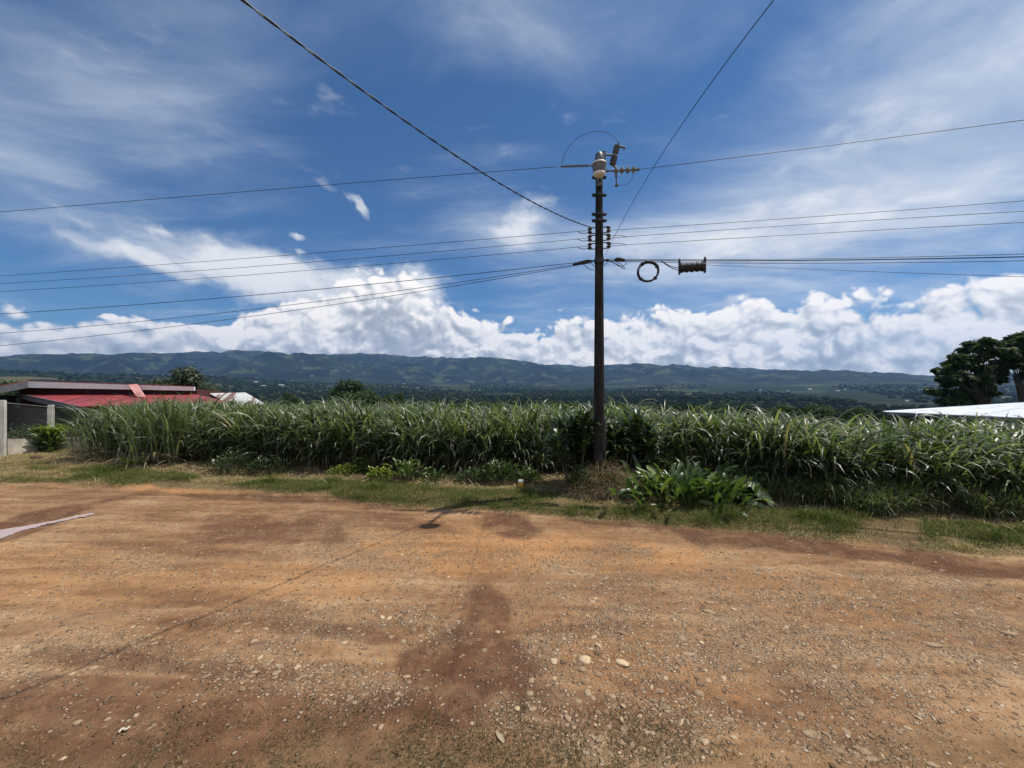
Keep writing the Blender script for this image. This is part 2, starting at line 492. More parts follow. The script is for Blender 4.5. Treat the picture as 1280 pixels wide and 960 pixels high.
def terrain(X, Y):
    r = np.hypot(X, Y)
    far = sstep(15, 60, r)
    dd = Y - front_y(X)
    fall_near = -.115 * np.clip(dd - 3.0, 0, None)
    prof = np.interp(r, PR, PZ)
    fwd = sstep(-.2, .35, Y / np.maximum(r, 1e-3))
    z = np.where(r < 30, np.maximum(fall_near, -3.0), 0) * (1 - far) + prof * far * fwd - 3 * far * (1 - fwd)
    # road and verge relief
    de = Y - edge_y(X)
    road = sstep(.15, -.25, de)
    z = z + .05 * sstep(-.1, .7, de) * (1 - far)
    z = z + (1 - far) * (.05 * (fbm(X * .5, Y * .9, 3, 3) - .5) + .035 * (fbm(X * 2.3, Y * 2.9, 4, 5) - .5) * (1 + road * .2))
    z = z - .06 * np.exp(-((de + .25) / .22) ** 2) * sstep(2, -4, X) * (1 - far)
    z = z - .020 * track(X, Y, de) * (1 - far)
    # shallow bed of the puddle
    p0, p1 = PUD
    t = np.clip(((X - p0[0]) * (p1[0] - p0[0]) + (Y - p0[1]) * (p1[1] - p0[1])) / ((p1[0] - p0[0]) ** 2 + (p1[1] - p0[1]) ** 2), -.3, 1)
    dp = np.hypot(X - p0[0] - t * (p1[0] - p0[0]), Y - p0[1] - t * (p1[1] - p0[1])) / (.46 * (1.05 - t * .72))
    wp = np.exp(-dp ** 8)
    z = z * (1 - wp) + (PUD_Z - .014 + .02 * (fbm(X * 5, Y * 5, 3, 66) - .5)) * wp
    # mound at the foot of the pole
    z = z + .30 * np.exp(-(((X - POLE[0] - .05) / .48) ** 2 + ((Y - POLE[1] + .02) / .36) ** 2))
    # rolling valley floor
    z = z + far * sstep(80, 600, r) * (10 * (fbm(X / 420, Y / 420, 4, 21) - .5) + 4 * (fbm(X / 110, Y / 110, 3, 22) - .5))
    # foothills on the left
    az = np.arctan2(X, Y)
    pxa = 640 + FPX * np.tan(np.clip(az, -1.25, 1.25))
    lft = sstep(650, 60, pxa)
    z = z + lft * np.exp(-((r - 2300) / 800) ** 2) * (62 + 60 * (ridged(X / 900, Y / 900, 4, 40) - .5)) * fwd * sstep(200, 900, r)
    # mountains
    ry = np.interp(pxa, RIDGE[:, 0], RIDGE[:, 1])
    cosa = np.maximum(np.cos(az), .2)
    main = 6600.0
    Hm = (480 - ry) / FPX * main * cosa + CAM_H
    rn = ridged(X / 1500 + 3, Y / 1500, 6, 60)
    up = sstep(3300, main, r) ** 1.25
    body = Hm * up
    spur = (rn - .55) * 1.25 * Hm * sstep(3300, 4600, r) * (1 - sstep(main - 900, main, r)) * 1.0
    mid = np.exp(-((r - 4700) / 520) ** 2) * Hm * (.95 * (fbm(az * 11, r * 0 + 2.5, 4, 71) - .22)) * 1.0
    mnt = np.where(r > 3300, body + spur + mid, 0) * fwd
    crest = sstep(main - 1500, main, r) * ((fbm(az * 26, r / 700, 5, 80) - .5) * 120 + 8) * fwd + sstep(3400, 4400, r) * (1 - sstep(main - 900, main, r)) * (ridged(X / 520, Y / 520, 5, 84) - .6) * 130 * fwd
    z = z + mnt
    lim = (480 - ry) / FPX * np.maximum(r, 1) * cosa * (1 - .045 * fbm(az * 14, r / 700, 3, 88)) + CAM_H
    z = np.where((r > 3300) & (r < main + 100) & (fwd > .5), np.minimum(z, lim - 4 + 0 * z) * .999, z)
    z = z + crest - sstep(main + 100, main + 1500, r) * Hm * .5 * fwd
    return z


def ring_list():
    R = [0.9]
    while R[-1] < 24: R.append(R[-1] * 1.0105)
    while R[-1] < 1500: R.append(R[-1] * 1.028)
    while R[-1] < 8200: R.append(R[-1] * 1.0068)
    return np.array(R)


RINGS = ring_list()
AZ = np.radians(np.concatenate([np.arange(-74, 74.01, .21), np.arange(79, 282, 5.0)]))
NR, NA = len(RINGS), len(AZ)
GX = RINGS[:, None] * np.sin(AZ)[None, :]; GY = RINGS[:, None] * np.cos(AZ)[None, :]
GZ = terrain(GX, GY)
idx = np.arange(NR * NA).reshape(NR, NA)
q = np.stack([idx[:-1, :], np.roll(idx, -1, 1)[:-1, :], np.roll(idx, -1, 1)[1:, :], idx[1:, :]], -1)   # (NR-1, NA, 4)
q = q[..., ::-1]


def photo_px(X, Y):
    Ys = np.maximum(Y, .3)
    return 640 + FPX * X / Ys, 480 + FPX * CAM_H / Ys


def soft_patches(X, Y, items):
    px, py = photo_px(X, Y)
    w = fbm(X * 1.7, Y * 1.7, 4, 91) - .5
    out = np.zeros_like(X)
    for cx, cy, rx, ry, rot, amp in items:
        a = math.radians(rot); dx = px - cx; dy = py - cy
        u = (dx * math.cos(a) + dy * math.sin(a)) / rx; v = (-dx * math.sin(a) + dy * math.cos(a)) / ry
        d = np.sqrt(u * u + v * v) + w * 1.3
        out = np.maximum(out, amp * sstep(1.12, .66, d))
    return out * (Y > .6)


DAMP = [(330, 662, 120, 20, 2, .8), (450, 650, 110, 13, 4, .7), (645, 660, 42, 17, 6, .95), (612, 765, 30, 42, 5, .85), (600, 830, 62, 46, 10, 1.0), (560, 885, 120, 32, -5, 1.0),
        (200, 832, 150, 13, 6, .75), (330, 845, 150, 12, 8, .6), (110, 890, 230, 30, 3, .85), (420, 905, 180, 20, 0, .55), (780, 905, 90, 30, 10, .5), (700, 880, 120, 20, 5, .6),
        (1060, 690, 280, 11, 7, 1.0), (1220, 708, 180, 15, 7, .95), (900, 668, 220, 8, 6, .95), (270, 752, 120, 10, 6, .5), (430, 792, 110, 12, 8, .65), (160, 858, 170, 14, 0, .7), (540, 840, 60, 34, 20, .9), (1000, 860, 70, 18, 20, .4), (880, 880, 110, 16, 14, .5), (60, 642, 90, 10, -12, .95), (20, 668, 60, 5, -16, .8), (330, 622, 160, 6, 3, .75), (90, 622, 120, 4, 0, .55),
        (750, 915, 140, 40, 0, .45), (60, 780, 140, 10, -10, .3), (250, 690, 120, 8, 5, .5)]
GRAV = [(380, 850, 150, 34, 4, .8), (120, 815, 170, 30, 0, .6), (1000, 820, 330, 120, 10, 1.0), (800, 760, 180, 60, 10, .7), (780, 910, 180, 50, 0, .9), (440, 780, 160, 30, 0, .6), (1180, 740, 160, 40, 8, .6),
        (150, 700, 120, 20, 0, .35), (700, 700, 120, 20, 0, .4), (480, 690, 110, 25, 0, .5), (960, 720, 120, 14, 6, .5)]
ORANGE = [(600, 690, 160, 30, 0, .9), (760, 690, 190, 26, 5, .8), (235, 609, 90, 7, 2, 1.0), (1000, 740, 170, 30, 8, .6), (850, 850, 120, 40, 15, .7), (80, 720, 200, 40, 0, .5), (300, 730, 200, 30, 0, .5), (560, 655, 60, 10, 0, .6)]

FX, FY, FZ = GX.ravel(), GY.ravel(), GZ.ravel()
FR = np.hypot(FX, FY)
A_damp = soft_patches(FX, FY, DAMP); A_grav = soft_patches(FX, FY, GRAV); A_or = soft_patches(FX, FY, ORANGE)
de = FY - edge_y(FX) + .32 * (fbm(FX * 1.5, FY * 1.5, 4, 33) - .5)
pxn, pyn = photo_px(FX, FY)
fore = sstep(905, 960, pyn + 60 * (fbm(FX * 2.2, FY * 2.2, 3, 34) - .5)) * (FY > .3) + (FY <= .3)
A_verge = np.maximum(sstep(-.06, .12, de), .32 * fore)
path = soft_patches(FX, FY, [(1110, 668, 46, 22, 8, 1.0), (1090, 655, 30, 10, 0, .8)])
A_verge = A_verge * (1 - .30 * path); A_grav = np.maximum(A_grav, path * .9); A_damp = np.maximum(A_damp, path * .5)
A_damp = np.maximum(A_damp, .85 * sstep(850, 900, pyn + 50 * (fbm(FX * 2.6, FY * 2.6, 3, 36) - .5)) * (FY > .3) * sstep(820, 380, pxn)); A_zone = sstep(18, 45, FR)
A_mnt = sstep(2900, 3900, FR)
V_all = np.stack([FX, FY, FZ], -1)
A_track = track(FX, FY, FY - edge_y(FX)) * (FR < 40)
GA = dict(rut=A_track, damp=A_damp, grav=A_grav, orange=A_or, verge=A_verge, zone=A_zone, mnt=A_mnt)


def submesh(name, faces, mat):
    used = np.unique(faces); remap = np.full(len(V_all), -1); remap[used] = np.arange(len(used))
    o = mesh_obj(name, V_all[used], quads=remap[faces], mat=mat, smooth=True, attrs={k: v[used] for k, v in GA.items()})
    return structure(o)


def ground_material():
    m, nt = new_mat('ground')
    pos = nt.new('ShaderNodeNewGeometry').outputs['Position']
    damp, grav, orng, verge, zone, mnt = [nt.attr(k) for k in ('damp', 'grav', 'orange', 'verge', 'zone', 'mnt')]
    # ---- near: trodden laterite
    streak = nt.noise(nt.mapping(pos, rot=(0, 0, math.radians(12)), scale=(.35, 2.4, 1)), 1.6, 6, .6, .3)
    broad = nt.noise(pos, .55, 5, .55)
    fine = nt.noise(pos, 9.0, 6, .65)
    tone = nt.add(nt.add(nt.mul(streak, .45), nt.mul(broad, .45)), nt.mul(fine, .28))
    dirt = nt.ramp(tone, [(.44, (.135, .064, .032)), (.53, (.240, .128, .062)), (.61, (.340, .195, .098)), (.70, (.430, .275, .150))])
    dirt = nt.mix(nt.mul(orng, nt.rng(tone, .45, .68, .30, .8)), dirt, (.46, .225, .085))
    rut = nt.mul(nt.attr('rut'), nt.rng(nt.noise(nt.mapping(pos, rot=(0, 0, math.radians(13)), scale=(.6, 5, 1)), 2.0, 5, .6), .30, .62, .25, 1.0))
    dirt = nt.mix(nt.mul(rut, .62), dirt, nt.mix(fine, (.135, .066, .035), (.225, .125, .068)))
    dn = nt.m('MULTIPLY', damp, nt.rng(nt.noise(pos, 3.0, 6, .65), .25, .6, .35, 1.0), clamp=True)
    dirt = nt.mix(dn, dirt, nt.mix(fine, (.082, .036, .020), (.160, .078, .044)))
    # loose gravel: two sizes of cells, each with its own shade
    gv = None; hg = None
    for sc_, th in ((26.0, .50), (55.0, .46), (120.0, .52)):
        pv = nt.vm('ADD', pos, nt.vm('SCALE', nt.noise(pos, sc_ * .8, 2, .5, col=True), scale=.5 / sc_))
        d = nt.voro(pv, sc_); c = nt.voro(pv, sc_, out='Color')
        sep = nt.new('ShaderNodeSeparateColor'); nt.put(sep.inputs[0], c)
        amt = nt.add(.22, nt.mul(grav, .62))
        patch = nt.rng(nt.noise(pos, 2.2, 4, .6), .38, .62, .35, 1.15)
        keep = nt.mul(nt.m('LESS_THAN', sep.outputs[0], nt.mul(nt.mul(amt, patch), nt.sub(1.0, nt.mul(rut, .7)))), nt.rng(d, th, th - .22, 0, 1))
        shade = nt.ramp(sep.outputs[1], [(0, (.095, .066, .044)), (.35, (.225, .162, .108)), (.75, (.40, .305, .21)), (1, (.60, .49, .36))])
        gv = (keep, shade) if gv is None else (nt.m('MAXIMUM', gv[0], keep), nt.mix(keep, gv[1], shade))
        hh = nt.mul(keep, 26.0 / sc_); hg = hh if hg is None else nt.m('MAXIMUM', hg, hh)
    dirt = nt.mix(nt.mul(gv[0], nt.rng(dn, 0, 1, .85, .55)), dirt, gv[1])
    # verge soil with matted dry grass
    lit = nt.noise(nt.mapping(pos, scale=(1, 1, 1)), 26.0, 4, .7)
    vsoil = nt.ramp(nt.add(nt.mul(lit, .6), nt.mul(nt.noise(pos, 1.3, 4, .6), .5)), [(.35, (.075, .050, .025)), (.55, (.165, .118, .058)), (.75, (.30, .22, .115))])
    near = nt.mix(verge, dirt, vsoil)
    # ---- far: woods and fields
    cells = nt.voro(nt.mapping(pos, rot=(0, 0, .4), scale=(1 / 260, 1 / 170, 0)), 1.0, out='Color')
    sc2 = nt.new('ShaderNodeSeparateColor'); nt.put(sc2.inputs[0], cells)
    pos2 = nt.mapping(pos, scale=(1, 1, 1.6))
    wood = nt.mix(nt.noise(pos2, .035, 6, .7), (.005, .010, .006), (.020, .033, .015))
    field = nt.ramp(sc2.outputs[1], [(0, (.030, .052, .016)), (.5, (.060, .085, .028)), (.8, (.085, .085, .036)), (1, (.13, .105, .06))])
    fld = nt.mul(nt.rng(sc2.outputs[0], .74, .78), nt.rng(nt.noise(pos, .012, 3, .5), .40, .48))
    far = nt.mix(fld, wood, field)
    mw = nt.mix(nt.rng(nt.noise(pos2, .0022, 8, .66), .40, .66), (.003, .006, .005), (.018, .027, .014))  # mountain woods coloured extra dark, standing in for the cloud bank's shade
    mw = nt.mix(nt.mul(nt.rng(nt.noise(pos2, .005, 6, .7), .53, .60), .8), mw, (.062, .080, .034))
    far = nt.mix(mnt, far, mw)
    col = nt.mix(zone, near, far)
    h = nt.add(nt.add(nt.mul(fine, .5), nt.mul(hg, .9)), nt.mul(nt.noise(pos, 40.0, 4, .7), .35))
    bmp = nt.bump(nt.mul(h, nt.sub(1.0, zone)), .9, .034)
    bmp2 = nt.bump(nt.mul(nt.noise(pos2, .02, 6, .7), zone), .9, 14.0, bmp)
    finish(nt, principled(nt, col, .95, .08, 0, bmp2)); return m


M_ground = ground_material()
cidx = q.reshape(-1, 4)
fc_c = V_all[cidx].mean(1); fr_c = np.hypot(fc_c[:, 0], fc_c[:, 1])
de_c = de[cidx].mean(1); fore_c = fore[cidx].mean(1)
is_m = fr_c > 3250
is_road = (~is_m) & (de_c < 0) & (fr_c < 60) & (fore_c < .5) & (fc_c[:, 1] > -14)
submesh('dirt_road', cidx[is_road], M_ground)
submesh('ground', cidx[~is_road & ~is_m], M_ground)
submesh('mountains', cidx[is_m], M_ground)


def tz(x, y):
    return float(terrain(np.array([float(x)]), np.array([float(y)]))[0])


def on_ground(px, py):
    """where the photo pixel meets the ground, following the relief"""
    p = gp(px, py)
    for _ in range(4):
        p = gp(px, py, tz(p[0], p[1]))
    return p


# ------------------------------------------------------------------ blades and leaves
def blades(base, phi, tilt, L, W, droop, seg=6, shape='grass', cols=2, fold=.25, roll=None, rnd=None, bend=1.5, wavy=0.0):
    n = len(base)
    t = np.linspace(0, 1, seg + 1)
    if shape == 'grass': prof = np.clip((1 - t ** 2.2) * (.55 + .9 * np.minimum(t * 3, 1) * .5), .03, None)
    elif shape == 'lance': prof = np.clip(np.sin(PI * np.clip(t * .93 + .05, 0, 1)) ** .8, .03, None)
    else: prof = np.clip(np.sin(PI * np.clip(t * .95 + .03, 0, 1)) ** .5, .05, None)
    side = np.stack([-np.sin(phi), np.cos(phi), np.zeros(n)], -1)
    out = np.stack([np.cos(phi), np.sin(phi), np.zeros(n)], -1)
    up = np.array([0, 0, 1.0])
    p = np.array(base, float); V = np.zeros((n, seg + 1, cols, 3))
    roll = np.zeros(n) if roll is None else roll
    for k in range(seg + 1):
        th = tilt + droop * t[k] ** bend
        if k:
            thm = tilt + droop * ((t[k] + t[k - 1]) / 2) ** bend
            p = p + (L / seg)[:, None] * (np.sin(thm)[:, None] * out + np.cos(thm)[:, None] * up)
        nrm = -np.cos(th)[:, None] * out + np.sin(th)[:, None] * up
        s2 = np.cos(roll * t[k])[:, None] * side + np.sin(roll * t[k])[:, None] * nrm
        n2 = np.cos(roll * t[k])[:, None] * nrm - np.sin(roll * t[k])[:, None] * side
        w = (W * prof[k] * .5)[:, None]
        wob = wavy * w * np.sin(k * 2.1 + phi * 7)[:, None]
        if cols == 2:
            V[:, k, 0] = p - s2 * w; V[:, k, 1] = p + s2 * w
        else:
            V[:, k, 0] = p - s2 * w + n2 * (fold * w + wob); V[:, k, 1] = p; V[:, k, 2] = p + s2 * w + n2 * (fold * w - wob)
    I = np.arange(n * (seg + 1) * cols).reshape(n, seg + 1, cols)
    Q = np.stack([I[:, :-1, :-1], I[:, :-1, 1:], I[:, 1:, 1:], I[:, 1:, :-1]], -1).reshape(-1, 4)
    rnd = rng.random(n) if rnd is None else rnd
    return V.reshape(-1, 3), Q, np.repeat(rnd, (seg + 1) * cols)


def merge(parts):
    V = []; Q = []; R = []; n = 0
    for v, qq, r in parts:
        V.append(v); Q.append(qq + n); R.append(r); n += len(v)
    return np.concatenate(V), np.concatenate(Q), np.concatenate(R)


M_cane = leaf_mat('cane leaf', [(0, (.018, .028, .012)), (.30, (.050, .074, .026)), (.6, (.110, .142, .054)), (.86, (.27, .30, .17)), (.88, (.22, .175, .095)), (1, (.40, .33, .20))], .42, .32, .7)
M_grass = leaf_mat('verge grass', [(0, (.055, .080, .018)), (.3, (.092, .122, .028)), (.5, (.150, .150, .048)), (.62, (.24, .19, .085)), (.85, (.39, .30, .16)), (1, (.52, .42, .25))], .7, .25, .1)
M_turf = leaf_mat('trodden turf', [(0, (.030, .045, .012)), (.3, (.060, .066, .020)), (.5, (.085, .062, .030)), (.8, (.17, .12, .065)), (1, (.40, .31, .18))], .8, .15, .1)
M_straw = leaf_mat('dry straw', [(0, (.14, .092, .052)), (.5, (.29, .21, .125)), (1, (.48, .385, .26))], .75, .15, .2)
M_shrub = leaf_mat('shrub leaf', [(0, (.022, .044, .014)), (.5, (.060, .105, .028)), (.85, (.12, .175, .048)), (1, (.22, .26, .08))], .38, .25, .55)
M_lime = leaf_mat('lime leaf', [(0, (.08, .13, .018)), (.5, (.20, .26, .035)), (1, (.42, .45, .09))], .42, .3, .45)
M_dark = leaf_mat('dark glossy leaf', [(0, (.016, .030, .011)), (.6, (.046, .074, .025)), (1, (.12, .15, .055))], .34, .2, .5)
M_broad = leaf_mat('broad leaf', [(0, (.024, .046, .015)), (.5, (.062, .105, .028)), (.85, (.13, .185, .05)), (1, (.30, .33, .09))], .36, .3, .6)
M_bark = simple_mat('bark', (.045, .035, .026), (.13, .105, .08), 9, .9, bump=.6, stretch=(1, 1, .3))


# ------------------------------------------------------------------ sugar cane field
def build_cane():
    parts = []; stalk_b = []; stalk_h = []
    Xs = []; Ys = []
    n_try = 9000
    X = rng.uniform(-14.6, 17.0, n_try); dd = rng.random(n_try) ** 1.35 * 9.0 - .05
    keep = (rng.random(n_try) < np.where(dd < 2.2, 1.0, .62)) & ~((dd < .75) & (np.abs(X - POLE[0] + .05) < 1.0)) & ~((dd < .30) & (X > 2.6) & (X < 5.0))
    X, dd = X[keep], dd[keep]
    Y = front_y(X) + .62 - .30 * sstep(3.5, 5.5, X) + dd + .45 * (fbm(X * .8, X * 0 + 1, 3, 5) - .5)
    # planted in rows across the slope, with stools of several stalks
    Y = Y + .10 * rng.standard_normal(len(Y)); X = X + .1 * rng.standard_normal(len(X))
    Z = terrain(X, Y)
    hvar = (.66 + .62 * fbm(X * .9, Y * .9, 3, 8)) * (.74 + .26 * sstep(-.1, 1.0, dd + .25 * rng.standard_normal(len(X)))) * np.where(rng.random(len(X)) < .07, 1.16, 1.0)
    sh = (.84 + .30 * rng.random(len(X))) * hvar
    dpole = np.hypot(X - POLE[0], Y - POLE[1] - .5)
    sh *= 1 - .20 * sstep(4.0, 8.0, X)
    sh *= np.where(X < -9.5, 1.06, 1.0)
    n = len(X)
    B = np.stack([X, Y, Z - .02], -1)
    lean_a = rng.uniform(0, 2 * PI, n); lean = .10 * rng.random(n)
    TOPS = B + np.stack([np.cos(lean_a) * lean * sh, np.sin(lean_a) * lean * sh, sh], -1)
    # stalks
    m, nt_ = 4, 3
    V = np.zeros((n, 2, 4, 3)); a = np.arange(4) / 4 * 2 * PI
    for k, (c, r) in enumerate(((B, .014), (TOPS, .010))):
        V[:, k] = c[:, None, :] + r * np.stack([np.cos(a), np.sin(a), 0 * a], -1)[None]
    I = np.arange(n * 8).reshape(n, 2, 4)
    Q = np.stack([I[:, 0], np.roll(I[:, 0], -1, 1), np.roll(I[:, 1], -1, 1), I[:, 1]], -1).reshape(-1, 4)
    parts.append((V.reshape(-1, 3), Q, np.repeat(np.where(rng.random(n) < .5, .9, .2), 8)))
    # green leaves in the upper half
    for k in range(9):
        f = .42 + .58 * (k / 8)
        sel = np.ones(n, bool) if k > 1 else rng.random(n) < .75
        ns = sel.sum()
        b = B[sel] + (TOPS[sel] - B[sel]) * np.clip(f + .05 * rng.standard_normal(ns), .2, 1)[:, None]
        phi = lean_a[sel] + k * 2.6 + rng.uniform(-.6, .6, ns)
        Lf = (.78 + .55 * rng.random(ns)) * (.8 + .2 * (1 - abs(f - .7)))
        tilt = .14 + .42 * (1 - f) + .26 * rng.random(ns)
        droop = (1.1 + 1.45 * rng.random(ns)) * (1.0 if k < 7 else .8)
        rn = np.clip(rng.normal(-.06 + .62 * f, .30, ns), 0, .86)  # lower leaves coloured darker, painting in the shade deep in the cane
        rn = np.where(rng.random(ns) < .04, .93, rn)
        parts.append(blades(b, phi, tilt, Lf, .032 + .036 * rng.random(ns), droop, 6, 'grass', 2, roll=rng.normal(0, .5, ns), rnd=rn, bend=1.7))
    # the skirt of lower leaves along the open front of the field
    for k in range(4):
        sel = (dd < 1.3) & (rng.random(n) < .8)
        ns = sel.sum()
        b = B[sel] + (TOPS[sel] - B[sel]) * rng.uniform(.25, .8, ns)[:, None]
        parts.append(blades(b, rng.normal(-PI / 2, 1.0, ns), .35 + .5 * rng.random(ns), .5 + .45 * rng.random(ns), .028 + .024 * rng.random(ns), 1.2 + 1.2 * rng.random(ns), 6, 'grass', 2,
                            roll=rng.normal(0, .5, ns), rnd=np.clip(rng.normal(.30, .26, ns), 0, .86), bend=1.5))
    # dry leaves hanging round the stalks
    for k in range(3):
        sel = (rng.random(n) < .70) & (dd < 2.5)
        ns = sel.sum()
        b = B[sel] + (TOPS[sel] - B[sel]) * rng.uniform(.2, .6, ns)[:, None]
        parts.append(blades(b, rng.uniform(0, 2 * PI, ns), .5 + .5 * rng.random(ns), .4 + .35 * rng.random(ns), .020 + .012 * rng.random(ns), 1.9 + .6 * rng.random(ns), 4, 'grass', 2,
                            rnd=np.where(rng.random(ns) < .6, rng.uniform(.88, 1, ns), rng.uniform(0, .3, ns)), bend=1.0))
    V, Q, R = merge(parts)
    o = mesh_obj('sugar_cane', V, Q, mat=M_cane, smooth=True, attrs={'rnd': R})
    tag(o, 'dense field of green sugar cane beyond the grass verge', 'sugar cane', kind='stuff')


build_cane()


def wild_grass():
    """finer, paler grass that overgrows the front of the cane on the right"""
    n = 6500
    X = rng.uniform(3.8, 13.0, n)
    u = rng.random(n)
    Y = front_y(X) - .22 + u ** 1.3 * 1.5 + .5 * (fbm(X * .9, X * 0 + 3, 3, 15) - .5)
    keep = fbm(X * .9, Y * .9, 3, 14) > .44 - .10 * sstep(5, 8, X)
    X, Y = X[keep], Y[keep]; n = len(X)
    d = np.clip(Y - front_y(X), -.3, 1.5)
    B = np.stack([X, Y, terrain(X, Y) - .01], -1)
    parts = []
    for k in range(6):
        L = .26 + .42 * rng.random(n) + .42 * np.clip(d + .25, 0, 1.3)
        parts.append(blades(B + np.stack([rng.normal(0, .05, n), rng.normal(0, .05, n), 0 * X], -1), rng.uniform(0, 2 * PI, n), .05 + .5 * rng.random(n), L, .011 + .014 * rng.random(n), .6 + 1.4 * rng.random(n), 5, 'grass', 2,
                            rnd=np.where(rng.random(n) < .10, rng.uniform(.88, 1, n), np.clip(rng.normal(.60, .22, n), 0, .86))))
    V, Q, R = merge(parts)
    o = mesh_obj('wild_grass', V, Q, mat=M_cane, smooth=True, attrs={'rnd': R})
    tag(o, 'fine unkempt grass overgrowing the front of the cane on the right', 'wild grass', kind='stuff')


wild_grass()


def verge_grass():
    n = 210000
    X = rng.uniform(-17.5, 10.5, n); u = rng.random(n)
    y0 = edge_y(X) - .12; y1 = front_y(X) + .5
    y1 = np.maximum(y1, y0 + .3)
    Y = y0 + (y1 - y0) * u
    vis = (np.abs(X / Y) < 1.5)
    px, py = photo_px(X, Y)
    path_ = soft_patches(X, Y, [(1110, 668, 46, 22, 8, 1.0), (1090, 655, 30, 10, 0, .8)])
    bare = soft_patches(X, Y, [(235, 609, 75, 6, 2, 1.0), (60, 578, 60, 8, 0, .5)])
    dens = .35 + .9 * fbm(X * 1.1, Y * 1.6, 4, 12)
    dens = dens * sstep(-.15, .25, Y - edge_y(X) + .35 * (fbm(X * 1.5, Y * 1.5, 4, 33) - .5)) * (1 - .9 * path_) * (1 - .95 * bare)
    keep = vis & (rng.random(n) < dens)
    X, Y, u = X[keep], Y[keep], u[keep]; n = len(X)
    gr = fbm(X * .7 + 4, Y * 1.1, 4, 18)
    green = sstep(.42, .62, gr + .24 * (soft_patches(X, Y, [(560, 622, 170, 11, 2, 1), (420, 610, 170, 8, 2, .8), (720, 640, 140, 7, 4, 1), (1000, 655, 220, 14, 6, .9), (1220, 672, 90, 13, 6, 1), (250, 600, 200, 6, 2, .6)])) - .26 * sstep(.42, .62, u + .25 * (fbm(X * 1.4, Y * 1.4, 3, 41) - .5)))
    rn = np.clip(.82 - .56 * green + rng.normal(0, .15, n), 0, 1)
    tuft = sstep(.60, .74, fbm(X * 2.6, Y * 3.2, 3, 19)) * (u > .08)
    L = (.032 + .045 * rng.random(n)) * (1 + .6 * green) * (1 + 1.7 * tuft)
    B = np.stack([X, Y, terrain(X, Y) - .006], -1)
    V, Q, R = blades(B, rng.uniform(0, 2 * PI, n), .2 + .9 * rng.random(n), L, .006 + .005 * rng.random(n), .3 + .9 * rng.random(n), 2, 'grass', 2, rnd=rn)
    o = mesh_obj('verge_grass', V, Q, mat=M_grass, attrs={'rnd': R})
    tag(o, 'short patchy green and dry grass along the roadside verge', 'grass', kind='stuff')
    # sparse turf at the photographer's feet
    n = 170000
    X = rng.uniform(-3.9, 3.9, n); Y = rng.uniform(1.9, 3.1, n)
    px, py = photo_px(X, Y)
    d = sstep(862, 955, py + 75 * (fbm(X * 2.2, Y * 2.2, 4, 34) - .5) + 18 * np.sin(px / 210.0)) * (.55 + .75 * sstep(430, 600, px) * sstep(930, 800, px)) * sstep(1050, 800, px) + .10 * sstep(900, 960, py)
    d = d * sstep(.36, .55, fbm(X * 5, Y * 5, 3, 35))
    keep = (rng.random(n) < d * .75); X, Y = X[keep], Y[keep]; n = len(X)
    B = np.stack([X, Y, terrain(X, Y) - .004], -1)
    green = sstep(.45, .62, fbm(X * 1.6, Y * 1.6, 3, 37)) * sstep(250, 620, 640 + FPX * X / Y)
    V, Q, R = blades(B, rng.uniform(0, 2 * PI, n), .5 + .9 * rng.random(n), .018 + .030 * rng.random(n), .0022 + .0022 * rng.random(n), .2 + .9 * rng.random(n), 3, 'grass', 2,
                     rnd=np.clip(.60 - .40 * green + rng.normal(0, .22, n), 0, 1))
    o = mesh_obj('foreground_turf', V, Q, mat=M_turf, attrs={'rnd': R})
    tag(o, 'sparse brownish turf at the near edge of the dirt road', 'grass', kind='stuff')


verge_grass()


def litter():
    """dry cane trash lying in front of the cane"""
    n = 6500
    X = rng.uniform(-15, 10, n); Y = front_y(X) + rng.normal(0.05, .30, n)
    w = .25 + .75 * sstep(.45, .62, fbm(X * .8, Y * .8, 3, 55)) + .9 * np.exp(-((X + 11) / 2.2) ** 2)
    keep = rng.random(n) < w * .8; X, Y = X[keep], Y[keep]; n = len(X)
    B = np.stack([X, Y, terrain(X, Y) + .01 + .05 * rng.random(n)], -1)
    V, Q, R = blades(B, rng.uniform(0, 2 * PI, n), 1.15 + .5 * rng.random(n), .15 + .35 * rng.random(n), .010 + .014 * rng.random(n), .3 + .5 * rng.random(n), 4, 'grass', 2)
    o = mesh_obj('cane_litter', V, Q, mat=M_straw, attrs={'rnd': R})
    tag(o, 'dry straw coloured cane leaves littering the foot of the field', 'litter', kind='stuff')


litter()

# ------------------------------------------------------------------ stones
def ico(sub):
    import bmesh
    bm = bmesh.new(); bmesh.ops.create_icosphere(bm, subdivisions=sub, radius=1)
    V = np.array([v.co[:] for v in bm.verts]); T = np.array([[v.index for v in f.verts] for f in bm.faces]); bm.free()
    return V, T


ICO1, ICO2 = ico(1), ico(2)


def stones_material():
    m, nt = new_mat('stone')
    oi = nt.attr('rnd')
    pos = nt.new('ShaderNodeNewGeometry').outputs['Position']
    c = nt.ramp(oi, [(0, (.14, .088, .052)), (.3, (.26, .175, .105)), (.65, (.38, .275, .17)), (.90, (.52, .395, .255)), (1, (.66, .51, .31))])
    c = nt.mix(nt.rng(nt.noise(pos, 45, 5, .6), .35, .7), c, nt.mix(1.0, c, (.70, .62, .55), 'MULTIPLY'))
    finish(nt, principled(nt, c, .85, .25, 0, nt.bump(nt.noise(pos, 120, 4, .6), .4, .004))); return m


M_stone = stones_material()


